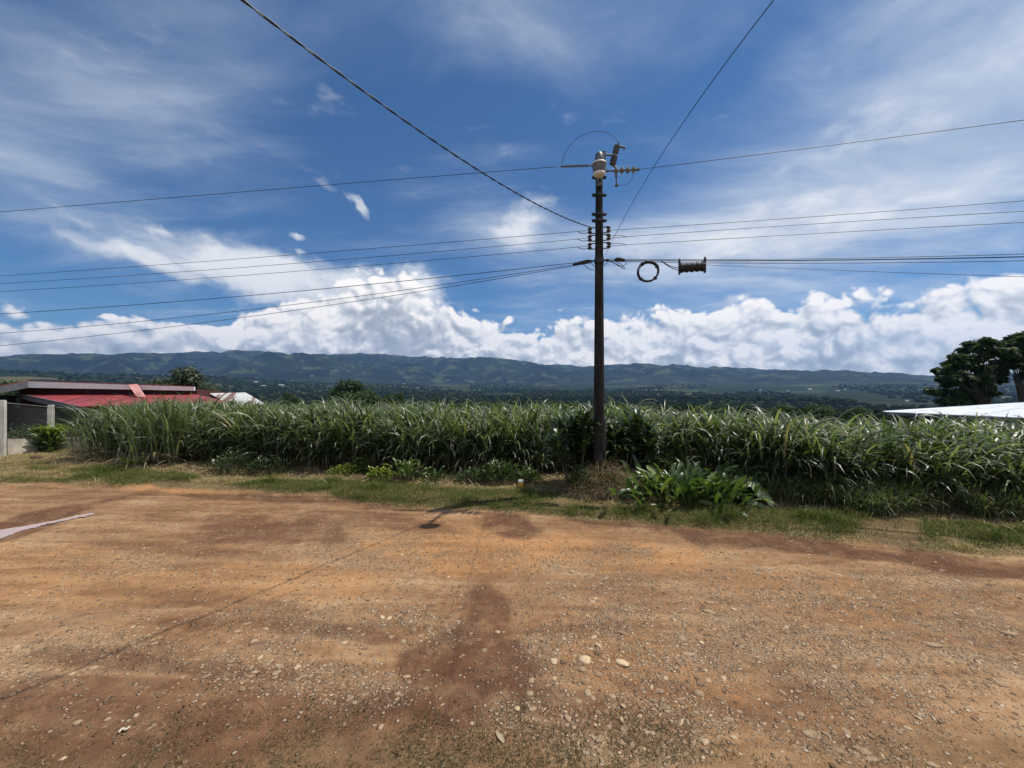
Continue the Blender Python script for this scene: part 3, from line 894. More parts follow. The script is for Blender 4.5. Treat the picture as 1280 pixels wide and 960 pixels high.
def stone_cloud(n, size_lo, size_hi, dens_fn, region, base_ico, power=2.5):
    x0, x1, y0, y1 = region
    X = rng.uniform(x0, x1, n * 3); Y = y0 * (y1 / y0) ** rng.random(n * 3)      # more of them near the road edge at the photographer's side
    d = dens_fn(X, Y); k = (rng.random(len(X)) < d) & (np.abs(X / Y) < 1.45)
    X, Y = X[k][:n], Y[k][:n]; n = len(X)
    s = size_lo + (size_hi - size_lo) * rng.random(n) ** power
    iv, it = base_ico; m = len(iv)
    ax = np.stack([1.0 + .5 * rng.random(n), .7 + .3 * rng.random(n), .26 + .22 * rng.random(n)], -1) * s[:, None]
    V = iv[None] * (1 + .5 * (rng.random((n, m, 1)) - .5)) * ax[:, None, :]
    a = rng.uniform(0, 2 * PI, n); ca, sa = np.cos(a), np.sin(a)
    VX = V[..., 0] * ca[:, None] - V[..., 1] * sa[:, None]; VY = V[..., 0] * sa[:, None] + V[..., 1] * ca[:, None]
    tl = rng.normal(0, .18, n)[:, None]
    P = np.stack([VX + X[:, None], VY + Y[:, None], V[..., 2] + tl * VX + (terrain(X, Y) - .02 * s)[:, None]], -1)
    T = (it[None] + (np.arange(n) * m)[:, None, None]).reshape(-1, 3)
    return P.reshape(-1, 3), T, np.repeat(np.clip(rng.normal(.5, .24, n), 0, .97), m)


def road_dens(X, Y):
    g = soft_patches(X, Y, GRAV); d = soft_patches(X, Y, DAMP)
    onroad = sstep(.1, -.15, Y - edge_y(X))
    cl = sstep(.40, .66, fbm(X * 1.3, Y * 1.3, 4, 77))
    px, py = photo_px(X, Y)
    return onroad * (1 - .8 * sstep(860, 920, py) * sstep(560, 440, px)) * (1 - .65 * track(X, Y, Y - edge_y(X))) * np.clip((.16 + .9 * g) * (.25 + .9 * cl) * (1 - .70 * d), 0, 1)


def gravel():
    P1, T1, R1 = stone_cloud(9000, .007, .030, road_dens, (-12, 10, 2.3, 9.5), ICO1, 3.0)
    P2, T2, R2 = stone_cloud(30000, .0035, .011, road_dens, (-7, 8, 2.2, 6.5), ICO1, 1.5)
    V = np.concatenate([P1, P2]); T = np.concatenate([T1, T2 + len(P1)]); R = np.concatenate([R1, R2])
    o = mesh_obj('gravel', V, tris=T, mat=M_stone, smooth=False, attrs={'rnd': R})
    tag(o, 'loose pale gravel strewn over the dirt road', 'gravel', kind='stuff')


gravel()


def stone(px, py, wpx, hpx, rot, shade, label, group=None):
    p = on_ground(px, py); sc_ = FPX / p[1]
    w = wpx / sc_ / 2; dpt = max(hpx / sc_ / 2 * 1.5, w * .5)
    iv, it = ICO2
    nz = 1 + .34 * (vnoise(iv[:, 0] * 1.7 + px, iv[:, 1] * 1.7 + iv[:, 2] * 2.3 + py, 3) - .5) + .16 * (rng.random(len(iv)) - .5)
    V = iv * nz[:, None] * np.array([w, dpt, min(w, dpt) * .42])
    a = math.radians(rot); R = np.array([[math.cos(a), -math.sin(a), 0], [math.sin(a), math.cos(a), 0], [0, 0, 1]])
    V = V @ R.T + p + np.array([0, 0, min(w, dpt) * .01])
    o = mesh_obj('stone', V, tris=it, mat=M_stone, smooth=True, attrs={'rnd': np.full(len(V), shade)}, origin=p)
    tag(o, label, 'stone', group)


ST = [(731, 825, 15, 10, 0, .97, 'large round yellowish stone on the dirt road, the left of two pale yellow ones'),
      (778, 829, 18, 8, -12, .98, 'long flat yellowish stone on the dirt road, the right of two pale yellow ones'),
      (692, 827, 9, 7, 0, .93, 'small pale round stone just left of the large round yellowish stone'),
      (728, 837, 12, 7, 0, .55, 'greyish flat stone lying just below the large round yellowish stone'),
      (859, 818, 17, 6, -8, .66, 'long grey flat stone lying in the gravel right of the two yellowish ones'),
      (852, 798, 10, 8, -20, .62, 'tilted grey stone in the gravel just above a long flat grey one'),
      (662, 867, 10, 7, 0, .60, 'lone greyish stone at the edge of the dark damp patch'),
      (735, 866, 9, 8, 0, .72, 'rounded pale stone, uppermost of the small heap below the yellowish stones'),
      (741, 873, 7, 6, 10, .62, 'small stone in the middle of the heap below the yellowish stones'),
      (765, 871, 10, 6, -10, .66, 'rounded brownish stone at the right side of the heap below the yellowish stones'),
      (723, 877, 9, 5, 0, .64, 'flat pinkish stone at the left foot of the heap below the yellowish stones'),
      (748, 843, 10, 6, -25, .58, 'slanted grey stone just above the heap of small stones'),
      (728, 850, 7, 6, 10, .30, 'dark brown stone with a shaded side above the heap of small stones'),
      (1010, 918, 13, 8, -10, .62, 'broad pinkish stone in the gravel at the lower right of the road'),
      (1081, 940, 14, 8, 0, .55, 'flat brownish stone close to the bottom edge among the gravel on the right'),
      (874, 867, 13, 8, -15, .55, 'brown stone half sunk in the orange soil right of the small heap'),
      (1165, 806, 22, 6, -18, .60, 'long slanting slab of stone at the right of the road'),
      (1252, 855, 16, 8, -15, .62, 'pale broad stone near the right edge of the road'),
      (1262, 792, 18, 6, -18, .62, 'long pale flake of stone at the far right of the road'),
      (1000, 893, 10, 6, 0, .60, 'small flat stone just above the broad pinkish stone'),
      (886, 765, 16, 6, -25, .64, 'pair piece of slanted flat stone in the middle of the road'),
      (886, 753, 12, 5, -15, .60, 'thin slanted flat stone lying behind a similar longer one'),
      (715, 715, 9, 5, 0, .72, 'small pale stone alone on the orange soil in front of the pole'),
      (948, 717, 12, 4, -8, .60, 'flat stone on the far side of the road in front of the broad-leaved clump'),
      (622, 790, 8, 4, -10, .75, 'pale stone lying in the dark damp streak'),
      (116, 835, 12, 5, 15, .70, 'pale flat stone at the left of the road'),
      (97, 903, 11, 5, 10, .68, 'pale stone on the brown soil at lower left'),
      (134, 899, 8, 4, 20, .72, 'narrow pale stone on the brown soil beside a wider one at lower left'),
      (476, 909, 7, 5, 0, .82, 'small whitish stone at the near edge of the road'),
      (318, 801, 9, 4, 0, .78, 'whitish stone in the grey gravel left of centre'),
      (430, 804, 9, 5, 0, .85, 'whitish stone near the middle of the road'),
      (508, 846, 12, 4, 8, .74, 'pale elongated stone at the left rim of the damp red patch')]
for s_ in ST: stone(*s_)
extra = 0
while extra < 90:
    px = rng.uniform(20, 1265); py = 700 + 250 * rng.random() ** .8
    g = gp(px, py)
    if rng.random() < float(road_dens(np.array([g[0]]), np.array([g[1]]))[0]) * 1.6:
        stone(px, py, rng.uniform(5, 11) * (py - 480) / 380, rng.uniform(3, 5.5) * (py - 480) / 380, rng.uniform(-40, 40), rng.uniform(.2, .62), 'small flat pale stone embedded in the gravelly dirt road', 'small stones in the dirt road')
        extra += 1

# ------------------------------------------------------------------ puddle
def puddle():
    up = [(-60, 672), (-25, 662), (0, 655.5), (25, 652), (55, 647.5), (80, 645), (100, 643), (118, 641.5)]
    lo = [(118, 643), (98, 646.5), (88, 649.5), (60, 655), (40, 660), (25, 664), (0, 674), (-25, 684), (-60, 698)]
    P = []
    ring = up + lo
    for i in range(len(ring)):
        a = np.array(ring[i]); b = np.array(ring[(i + 1) % len(ring)])
        for t in (0, .2, .4, .6, .8):
            c = a + (b - a) * t; g = gp(c[0] + rng.normal(0, .5), c[1] + rng.normal(0, .45), PUD_Z); P.append(g)
    P = np.array(P)
    P = np.vstack([P, [P.mean(0)]])
    # triangulate as strips between the banks
    import bmesh
    bm = bmesh.new(); vs = [bm.verts.new(p) for p in P[:-1]]; f = bm.faces.new(vs); bmesh.ops.triangulate(bm, faces=[f])
    for f in bm.faces:
        f.normal_update()
        if f.normal.z < 0: f.normal_flip()
    me = bpy.data.meshes.new('puddle'); bm.to_mesh(me); bm.free()
    m, nt = new_mat('muddy water')
    pos = nt.new('ShaderNodeNewGeometry').outputs['Position']
    finish(nt, principled(nt, nt.mix(nt.noise(pos, 2.0, 3), (.44, .305, .24), (.56, .40, .33)), .15, .5, 0, nt.bump(nt.noise(pos, 14, 3), .04, .01)))
    me.materials.append(m)
    o = bpy.data.objects.new('puddle', me); COL.objects.link(o); structure(o)


puddle()

# ------------------------------------------------------------------ utility pole
M_conc = None


def concrete_mats():
    m, nt = new_mat('weathered pole concrete')
    pos = nt.new('ShaderNodeTexCoord').outputs['Object']
    s = nt.noise(nt.mapping(pos, scale=(6, 6, .8)), 2.5, 7, .65)
    c = nt.ramp(s, [(.3, (.010, .010, .010)), (.5, (.023, .021, .019)), (.72, (.052, .046, .040))])
    finish(nt, principled(nt, c, .85, .2, 0, nt.bump(nt.noise(pos, 60, 5, .6), .4, .006)))
    return m


M_pole = concrete_mats()
M_blk = simple_mat('black rubber', (.010, .010, .011), (.022, .022, .024), 8, .55, bump=.1)
M_steel = simple_mat('galvanised steel', (.10, .105, .11), (.19, .195, .20), 12, .5, .7, .15)
M_porc = simple_mat('brown porcelain', (.045, .022, .014), (.075, .04, .025), 8, .25, bump=.05)
M_grey_porc = simple_mat('grey porcelain', (.09, .085, .08), (.14, .135, .13), 8, .3, bump=.05)
M_lamp = simple_mat('painted lamp housing', (.70, .70, .68), (.80, .80, .78), 5, .45, bump=.05)
M_glassy = simple_mat('dusty lamp glass', (.085, .078, .068), (.15, .135, .12), 6, .3, bump=.03)
M_pol = simple_mat('polymer insulator', (.16, .15, .12), (.23, .21, .16), 8, .5, bump=.05)


def pz(py, Y=None): return CAM_H + (480 - py) / FPX * (POLE[1] if Y is None else Y)


RD_R = np.array([1, -.27, 0]) / math.hypot(1, .27)       # along the road to the right
RD_L = np.array([-1, .117, 0]) / math.hypot(1, .117)     # along the road to the left


def pole():
    base = np.array([POLE[0], POLE[1], 0.0])
    T = thing('utility_pole', base, 'tall dark round concrete utility pole rising from a mound of dry grass', 'utility pole')
    B = dict(parent=T, origin=base)
    top = pz(193)
    axis = lambda z: np.array([POLE[0], POLE[1], z])
    zs = np.linspace(-.1, top, 26)
    rad = .131 + (.070 - .131) * np.clip(zs / top, 0, 1)
    rad_at = lambda z: .131 + (.070 - .131) * z / top
    MB().tube([axis(z) for z in zs], rad, 24).build('shaft', M_pole, smooth=True, **B)
    # pale earth wire stapled to the right side
    zz = np.linspace(.15, pz(520), 14)
    MB().tube([axis(z) + np.array([rad_at(z) + .008, -.05, 0]) for z in zz], .011, 6).build('earth_wire', M_steel, smooth=True, **B)
    for py in (244, 268, 276, 222):
        z = pz(py); r = rad_at(z)
        b = MB(); b.lathe(axis(z - .03), (0, 0, 1), [(0, r), (0, r + .012), (.06, r + .012), (.06, r)], 20)
        for s in (-1, 1):
            b.box(axis(z) + np.array([s * (r + .035), 0, 0]), (.075, .05, .05)); b.tube([axis(z) + np.array([s * (r + .02), -.04, 0]), axis(z) + np.array([s * (r + .09), -.04, 0])], .011, 6)
        b.build('band', M_blk, **B)
    # three low voltage spool racks on each side
    for py in (288, 297.5, 307.5):
        z = pz(py); r = rad_at(z)
        for s, dr in ((1, RD_R), (-1, RD_L)):
            c = axis(z) + dr * (r + .115)
            side = np.array([-dr[1], dr[0], 0])
            br = MB()
            for zz_ in (-.062, .062):
                br.box(axis(z + zz_) + dr * (r + .065), (.15, .045, .010), math.atan2(dr[1], dr[0]))
            br.tube([c + np.array([0, 0, -.075]), c + np.array([0, 0, .075])], .009, 8)
            k = br.build('insulator_bracket', M_steel, **B)
            sp = MB().lathe(c + np.array([0, 0, -.052]), (0, 0, 1), [(0, .012), (0, .045), (.02, .05), (.035, .034), (.052, .024), (.07, .034), (.085, .05), (.104, .045), (.104, .012)], 14)
            sp.build('spool_insulator', M_porc, parent=k, origin=base, smooth=True)
    # telecom clamp
    z = pz(326); r = rad_at(z)
    b = MB(); b.lathe(axis(z - .05), (0, 0, 1), [(0, r), (0, r + .015), (.1, r + .015), (.1, r)], 20)
    for dr in (RD_R, RD_L): b.tube([axis(z) + dr * r, axis(z) + dr * (r + .12)], .02, 8)
    b.build('cable_clamp', M_blk, **B)
    # street lamp on a short arm that reaches over the road
    Yl = 7.55; head = at(749, 211, Yl); a0 = axis(head[2] + .22); a0[1] -= .08
    d = head - a0; d[2] = 0; d /= np.linalg.norm(d)
    pts = [a0, a0 + d * .3 + [0, 0, .03], head - d * .35 + [0, 0, .19], head - d * .06 + [0, 0, .17]]
    arm = MB().tube(pts, .030, 10)
    arm.box(a0 + d * .02, (.10, .12, .22), math.atan2(d[1], d[0]))
    la = arm.build('lamp_arm', M_steel, smooth=False, **B)
    # ballast housing on top, flared white rim, ribbed refractor, white lower ring
    ax_ = lambda dz: head + np.array([0, 0, dz])
    hs = MB().lathe(ax_(.10), (0, 0, 1), [(0, .085), (.02, .090), (.10, .085), (.17, .072), (.215, .045), (.225, 0)], 20).build('lamp_housing', M_steel, smooth=True, **B)
    MB().lathe(ax_(.255), (0, 0, 1), [(0, .0), (.0, .034), (.05, .034), (.06, .025), (.062, .0)], 12).build('photocell', M_blk, parent=hs, origin=base, smooth=True)
    MB().lathe(ax_(.075), (0, 0, 1), [(0, .118), (0, .142), (.012, .146), (.03, .138), (.045, .090), (.045, .07)], 28).build('lamp_rim', M_lamp, smooth=False, **B)
    MB().lathe(ax_(-.085), (0, 0, 1), [(-.002, .112), (.03, .118), (.08, .126), (.13, .133), (.160, .134)], 28).build('lamp_refractor', M_glassy, smooth=True, **B)
    MB().lathe(ax_(-.145), (0, 0, 1), [(.0, .0), (.0, .06), (.012, .098), (.035, .116), (.058, .119), (.062, .110)], 28).build('lamp_ring', M_lamp, smooth=True, **B)
    # bracket, fuse cutout and its insulator at the top right
    zt = pz(194); e = RD_R
    b = MB(); b.tube([axis(zt) + e * .05, at(765, 193.5, POLE[1])], .022, 8); b.box(axis(zt - .10) + e * .10, (.09, .10, .30), math.atan2(e[1], e[0]), .01)
    b.build('cutout_bracket', M_steel, **B)

    def sheds(mb, p0, p1, r0, r1, nsh):
        p0 = np.asarray(p0); p1 = np.asarray(p1); Ln = np.linalg.norm(p1 - p0)
        pr = [(0, .0), (0, r0)]
        for i in range(nsh):
            t0 = Ln * (i + .15) / nsh; t1 = Ln * (i + .5) / nsh; t2 = Ln * (i + .85) / nsh
            pr += [(t0, r0), (t1 - .008, r1), (t1 + .008, r1), (t2, r0)]
        pr += [(Ln, r0), (Ln, 0)]
        mb.lathe(p0, p1 - p0, pr, 14)
    c0 = at(765.5, 206, POLE[1] - .1); c1 = at(771.5, 182, POLE[1] - .1)
    b = MB(); sheds(b, c0, (c0 * .54 + c1 * .46), .040, .072, 4); sheds(b, (c0 * .42 + c1 * .58), c1, .040, .066, 4)
    b.tube([c0 * .58 + c1 * .42, c0 * .38 + c1 * .62], .036, 10)
    fz = b.build('fuse_cutout', M_grey_porc, smooth=False, **B)
    b = MB(); b.tube([c1, at(773.5, 179, POLE[1] - .1)], .02, 8); b.tube([at(772, 182.5, POLE[1] - .1), at(781.5, 184.5, POLE[1] - .12)], .024, 8); b.tube([at(781, 184, POLE[1] - .12), at(780, 188, POLE[1] - .12)], .012, 6)
    b.build('contact_arm', M_steel, parent=fz, origin=base)
    b = MB(); b.tube([c0, at(770, 209.5, POLE[1] - .1), at(770.5, 213, POLE[1] - .1)], .024, 8)
    b.build('hinge', M_steel, parent=fz, origin=base)
    # surge arrester hanging under the strain insulator
    b = MB(); sheds(b, at(769.5, 211, POLE[1] - .1), at(770.3, 222, POLE[1] - .1), .020, .030, 3); b.tube([at(770.3, 222, POLE[1] - .1), at(770.7, 232, POLE[1] - .1)], .014, 8); b.box(at(770.7, 232, POLE[1] - .1), (.07, .05, .03))
    b.build('surge_arrester', M_grey_porc, **B)
    # strain insulators of the high wire
    zi = pz(214)
    i0 = axis(pz(215)) + e * .09; i1 = mv_right(0.0)
    b = MB(); sheds(b, i0 + (i1 - i0) * .30, i1, .022, .075, 4)
    si = b.build('strain_insulator', M_pol, **B)
    b = MB(); b.tube([i0, i0 + (i1 - i0) * .04, i0 + (i1 - i0) * .041, i0 + (i1 - i0) * .12, i0 + (i1 - i0) * .121, i0 + (i1 - i0) * .30], [.016, .016, .034, .034, .016, .016], 8)
    b.build('clevis', M_steel, parent=si, origin=base)
    MB().tube([i1, i1 + (i1 - i0) * .08], .03, 8).build('dead_end_clamp', M_steel, parent=si, origin=base)
    j0 = axis(pz(206.5)) + RD_L * .09; j1 = mv_left(0.0)
    b = MB(); sheds(b, j0 + (j1 - j0) * .18, j0 + (j1 - j0) * .86, .013, .034, 12)
    si = b.build('strain_insulator', M_grey_porc, **B)
    jj = lambda t: j0 + (j1 - j0) * t
    MB().tube([jj(0), jj(.02), jj(.021), jj(.10), jj(.101), jj(.18)], [.016, .016, .034, .034, .016, .016], 8).build('clevis', M_steel, parent=si, origin=base)
    MB().tube([jj(.86), j1], .022, 8).build('dead_end_clamp', M_steel, parent=si, origin=base)
    # arching jumper from the left wire up to the top contact, and the small loop below on the right
    Yj = POLE[1] - .05
    arc = [(702, 205), (706, 192), (714, 180), (724, 171), (736, 166), (748, 164), (759, 166), (767, 171), (773, 178)]
    b = MB(); b.tube(smooth_path([at(x_, y_, Yj) for x_, y_ in arc], 40), .0055, 6); b.build('jumper_wire', M_blk, smooth=True, **B)
    arc = [(770.7, 230), (778, 231.5), (786, 229), (790, 223), (792, 214)]
    b = MB(); b.tube(smooth_path([at(x_, y_, Yj) for x_, y_ in arc], 20), .0045, 6); b.build('jumper_wire', M_blk, smooth=True, **B)
    # slack tails at the low voltage racks and telecom clamp
    for py in (288, 297.5, 307.5):
        t_ = [(737, py + 1), (733, py + 3.5), (727, py + 3.5), (721, py + 1.0)]
        b = MB(); b.tube(smooth_path([at(x_, y_, Yj) for x_, y_ in t_], 14), .007, 6)
        b.build('wire_tail', M_blk, smooth=True, **B); b = None
        if py > 290:
            b = MB()
            t_ = [(761, py - 1), (768, py - 3.5), (777, py - 3), (784, py - 1)]
            b.tube(smooth_path([at(x_, y_, Yj) for x_, y_ in t_], 14), .006, 6)
        if b: b.build('wire_tail', M_blk, smooth=True, **B)
    for t_ in ([(752, 326), (762, 326), (770, 330), (778, 334)], [(756, 326), (766, 328), (774, 333), (780, 332), (783, 328), (779, 326)], [(752, 334), (757, 330), (761, 326)],
               [(744, 334), (740, 330), (736, 328)], [(744, 338), (736, 336), (730, 331), (726, 330)], [(770, 328), (776, 330), (781, 336), (776, 335)]):
        MB().tube(smooth_path([at(x_, y_, Yj) for x_, y_ in t_], 14), .0065, 6).build('cable_tail', M_blk, smooth=True, **B)


def smooth_path(P, n):
    """Catmull-Rom through points"""
    P = np.asarray(P, float); P = np.vstack([2 * P[0] - P[1], P, 2 * P[-1] - P[-2]])
    out = []; m = len(P) - 3
    for u in np.linspace(0, m - 1e-6, n):
        i = int(u); t = u - i; a, b, c, d = P[i:i + 4]
        out.append(.5 * ((2 * b) + (c - a) * t + (2 * a - 5 * b + 4 * c - d) * t * t + (3 * b - a - 3 * c + d) * t ** 3))
    return np.array(out)


def span(p0, d, pxs):
    """wire in the vertical plane through p0 along d whose photo track passes the given (px, py); returns f(s)"""
    ss = [0.0]; zs = [p0[2]]
    for px, py in pxs:
        u = (px - 640) / FPX
        s = (u * p0[1] - p0[0]) / (d[0] - u * d[1])
        ss.append(s); zs.append(CAM_H + (480 - py) / FPX * (p0[1] + d[1] * s))
    k = np.polyfit(ss, zs, min(2, len(ss) - 1))
    k[-1] += p0[2] - np.polyval(k, 0)
    smax = ss[-1]
    sl = np.polyval(np.polyder(k), smax)

    def f(s):
        z = np.polyval(k, s) if s <= smax else np.polyval(k, smax) + sl * (s - smax) + .006 * (s - smax) ** 2
        return np.array([p0[0] + d[0] * s, p0[1] + d[1] * s, z])
    return f


P_mr = at(796, 212, POLE[1] - .25)
mv_right = span(P_mr, RD_R, [(1000, 186.5), (1280, 150)])
P_ml = at(701, 208, POLE[1] + .1)
mv_left = span(P_ml, RD_L, [(350, 236), (0, 265)])
pole()

M_wire = simple_mat('dark overhead wire', (.008, .008, .009), (.016, .016, .017), 5, .5, bump=.0)


def wire(name, f, smax, r, label, cat='cable', group=None, n=60, mat=None):
    s = smax * (np.linspace(0, 1, n) ** 1.4)
    P = np.array([f(a) for a in s])
    o = MB().tube(P, r, 6).build(name, mat or M_wire, smooth=True, origin=P[0])
    tag(o, label, cat, group); return o


wire('overhead_wire', mv_right, 34, .0058, 'highest single wire running right from the strain insulator at the pole top', 'wire')
wire('overhead_wire', mv_left, 36, .0058, 'highest single wire running left from the long insulator at the pole top', 'wire')
nm = ['uppermost', 'middle', 'lowest']
for i, (py, r_mid, r_end, l_mid, l_end) in enumerate([(288, (1000, 272), (1280, 251), (320, 322), (0, 345)), (297.5, (1000, 281), (1280, 264), (320, 333), (0, 354.5)), (307.5, (1000, 293), (1280, 278), (320, 343), (0, 364.5))]):
    pr_ = at(761.5, py, POLE[1] - .07); pl_ = at(737, py, POLE[1] + .02)
    wire('overhead_wire', span(pr_, RD_R, [r_mid, r_end]), 34, .0050, f'{nm[i]} of three parallel thin wires running right from the spool insulators', 'wire')
    wire('overhead_wire', span(pl_, RD_L, [l_mid, l_end]), 36, .0050, f'{nm[i]} of three parallel thin wires running left from the spool insulators', 'wire')
# telecom bundle
pr_ = at(757, 325.5, POLE[1]); pl_ = at(740, 326, POLE[1])
tele_r = span(pr_, RD_R, [(1000, 325.5), (1280, 321)])
wire('telecom_cable', tele_r, 34, .0095, 'thick black cable running right from the pole, carrying the coil')
wire('telecom_cable', span(pr_ + [0, 0, .03], RD_R, [(1000, 323.5), (1280, 317.5)]), 34, .006, 'thin steel strand just above the thick cable running right')
wire('telecom_cable', span(pr_ - [0, 0, .02], RD_R, [(1000, 329), (1280, 326)]), 34, .0058, 'thin cable just below the thick cable running right')
wire('telecom_cable', span(at(880, 331, POLE[1] - .4), RD_R, [(1000, 336), (1280, 346)]), 34, .0045, 'lowest and thinnest cable sagging right from the splice closure')
wire('telecom_cable', span(pl_, RD_L, [(350, 366), (0, 392.5)]), 36, .0070, 'upper black telecom cable sagging left from the pole')
wire('telecom_cable', span(pl_ - [0, 0, .02], RD_L, [(560, 353), (350, 383), (0, 416)]), 36, .0058, 'middle telecom cable sagging left below the upper one')
wire('telecom_cable', span(pl_ - [0, 0, .04], RD_L, [(560, 355), (350, 391), (0, 431)]), 36, .0058, 'lowest telecom cable sagging left from the pole')
# sleeves where the bundle ties off
o = MB().tube([at(768, 325, POLE[1] - .05), at(771, 324.3, POLE[1] - .05), at(777, 324.5, POLE[1] - .05), at(781, 325.3, POLE[1] - .05)], [.02, .045, .045, .02], 10).build('cable_sleeve', M_blk, smooth=True, origin=at(768, 325, POLE[1]))
tag(o, 'short fat black sleeve on the thick cable right of the pole', 'sleeve')
o = MB().tube([at(716, 331, POLE[1] + .02), at(722, 329.5, POLE[1] + .02), at(733, 327, POLE[1] + .02), at(739, 326, POLE[1] + .02)], [.018, .034, .042, .025], 10).build('cable_sleeve', M_blk, smooth=True, origin=at(716, 331, POLE[1]))
tag(o, 'tapered black wrapping where the left bundle meets the pole', 'sleeve')


# service drop (two twisted strands) and the single wire that both cross over the road
def twisted():
    d = np.array([-.55, -.835, 0]); p0 = at(738, 284, POLE[1] - .05)
    f = span(p0, d, [(600, 214), (303, 0)])
    s = np.linspace(0, 15, 420); P = np.array([f(a) for a in s])
    side = np.array([-d[1], d[0], 0]); b = MB()
    for ph in (0, PI):
        b.tube(P + .0062 * (np.cos(s * 16 + ph)[:, None] * side + np.sin(s * 16 + ph)[:, None] * np.array([0, 0, 1.0])), .0060, 6)
    o = b.build('service_cable', M_wire, smooth=True, origin=p0)
    tag(o, 'thick twisted black service cable sagging over the road to the upper left', 'cable')


twisted()
p0 = at(757, 318, POLE[1])
_e = at(870, 130, 4.48); dd_ = _e - p0; dd_[2] = 0; dd_ /= np.linalg.norm(dd_)
wire('service_cable', span(p0, dd_, [(870, 130), (967, 0)]), 16, .0045, 'single thin cable rising steeply over the road to the upper right', 'cable')


# coil and splice closure hanging on the right-hand cable
def hang_at(px):
    u = (px - 640) / FPX; s = (u * P0r[1] - P0r[0]) / (RD_R[0] - u * RD_R[1]); return tele_r(s)


P0r = pr_


def coil():
    c = hang_at(810); Rr = 12.0 / FPX * c[1]
    c = c - np.array([0, 0, Rr + .03])
    T = np.linspace(0, 2 * PI * 7, 330)
    side = np.array([RD_R[1], -RD_R[0], 0])
    k = T / (2 * PI * 7)
    rr = Rr + .016 * np.sin(k * 23)
    P = c + rr[:, None] * (np.cos(T)[:, None] * RD_R + np.sin(T)[:, None] * np.array([0, 0, 1.0])) + (.028 * np.sin(k * 31))[:, None] * side
    b = MB().tube(P, .011, 7)
    for a in (.5, 2.2, 3.9, 5.5):
        q_ = c + Rr * (math.cos(a) * RD_R + math.sin(a) * np.array([0, 0, 1.0]))
        tg = -math.sin(a) * RD_R + math.cos(a) * np.array([0, 0, 1.0])
        b.tube([q_ - tg * .02, q_ + tg * .02], .040, 10)
    o = b.build('cable_coil', M_blk, smooth=True, origin=c)
    tag(o, 'round coil of spare black cable hanging below the wires right of the pole', 'cable coil')


coil()


def closure():
    a = hang_at(850); b_ = hang_at(881); c = (a + b_) / 2; Y = c[1]
    base = at(865, 334, Y); T = thing('splice_closure', base, 'black ribbed splice closure slung under the cable right of the coil', 'splice closure')
    e = RD_R; L = 30 / FPX * Y; R = 6.0 / FPX * Y
    p0 = base - e * L / 2
    pr = [(0, 0), (0, R * .8)]
    nrib = 5
    for i in range(nrib):
        t = L * (i + .5) / nrib
        pr += [(t - L * .07, R * .86), (t - L * .05, R * 1.02), (t + L * .05, R * 1.02), (t + L * .07, R * .86)]
    pr += [(L, R * .8), (L, 0)]
    MB().lathe(p0, e, pr, 18).build('casing', M_blk, parent=T, origin=base)
    for s in (-1, 1):
        q_ = base + e * s * L * .49
        mb = MB(); mb.box(q_ + np.array([0, 0, .02]), (.03, .10, 2 * R + .10), math.atan2(e[1], e[0])); mb.tube([q_ + [0, 0, R], q_ + [0, 0, R + .10]], .012, 6)
        mb.build('hanger', M_blk, parent=T, origin=base)
    mb = MB()
    st = hang_at(826)
    for dz in (0, -.05):
        mb.tube(smooth_path([st, st + (p0 - st) * .5 + [0, 0, -.03 + dz * .5], p0 + [0, 0, dz]], 12), .008, 6)
    mb.build('entry_cable', M_blk, parent=T, origin=base)


closure()

# ------------------------------------------------------------------ fence on the left
M_cwall = simple_mat('stained concrete wall', (.30, .26, .21), (.58, .52, .43), 2.2, .9, bump=.3)
M_post = simple_mat('concrete post', (.46, .44, .38), (.62, .59, .52), 5, .9, bump=.3)
M_netw = simple_mat('fence wire', (.10, .10, .095), (.17, .17, .16), 9, .6, .4, 0)


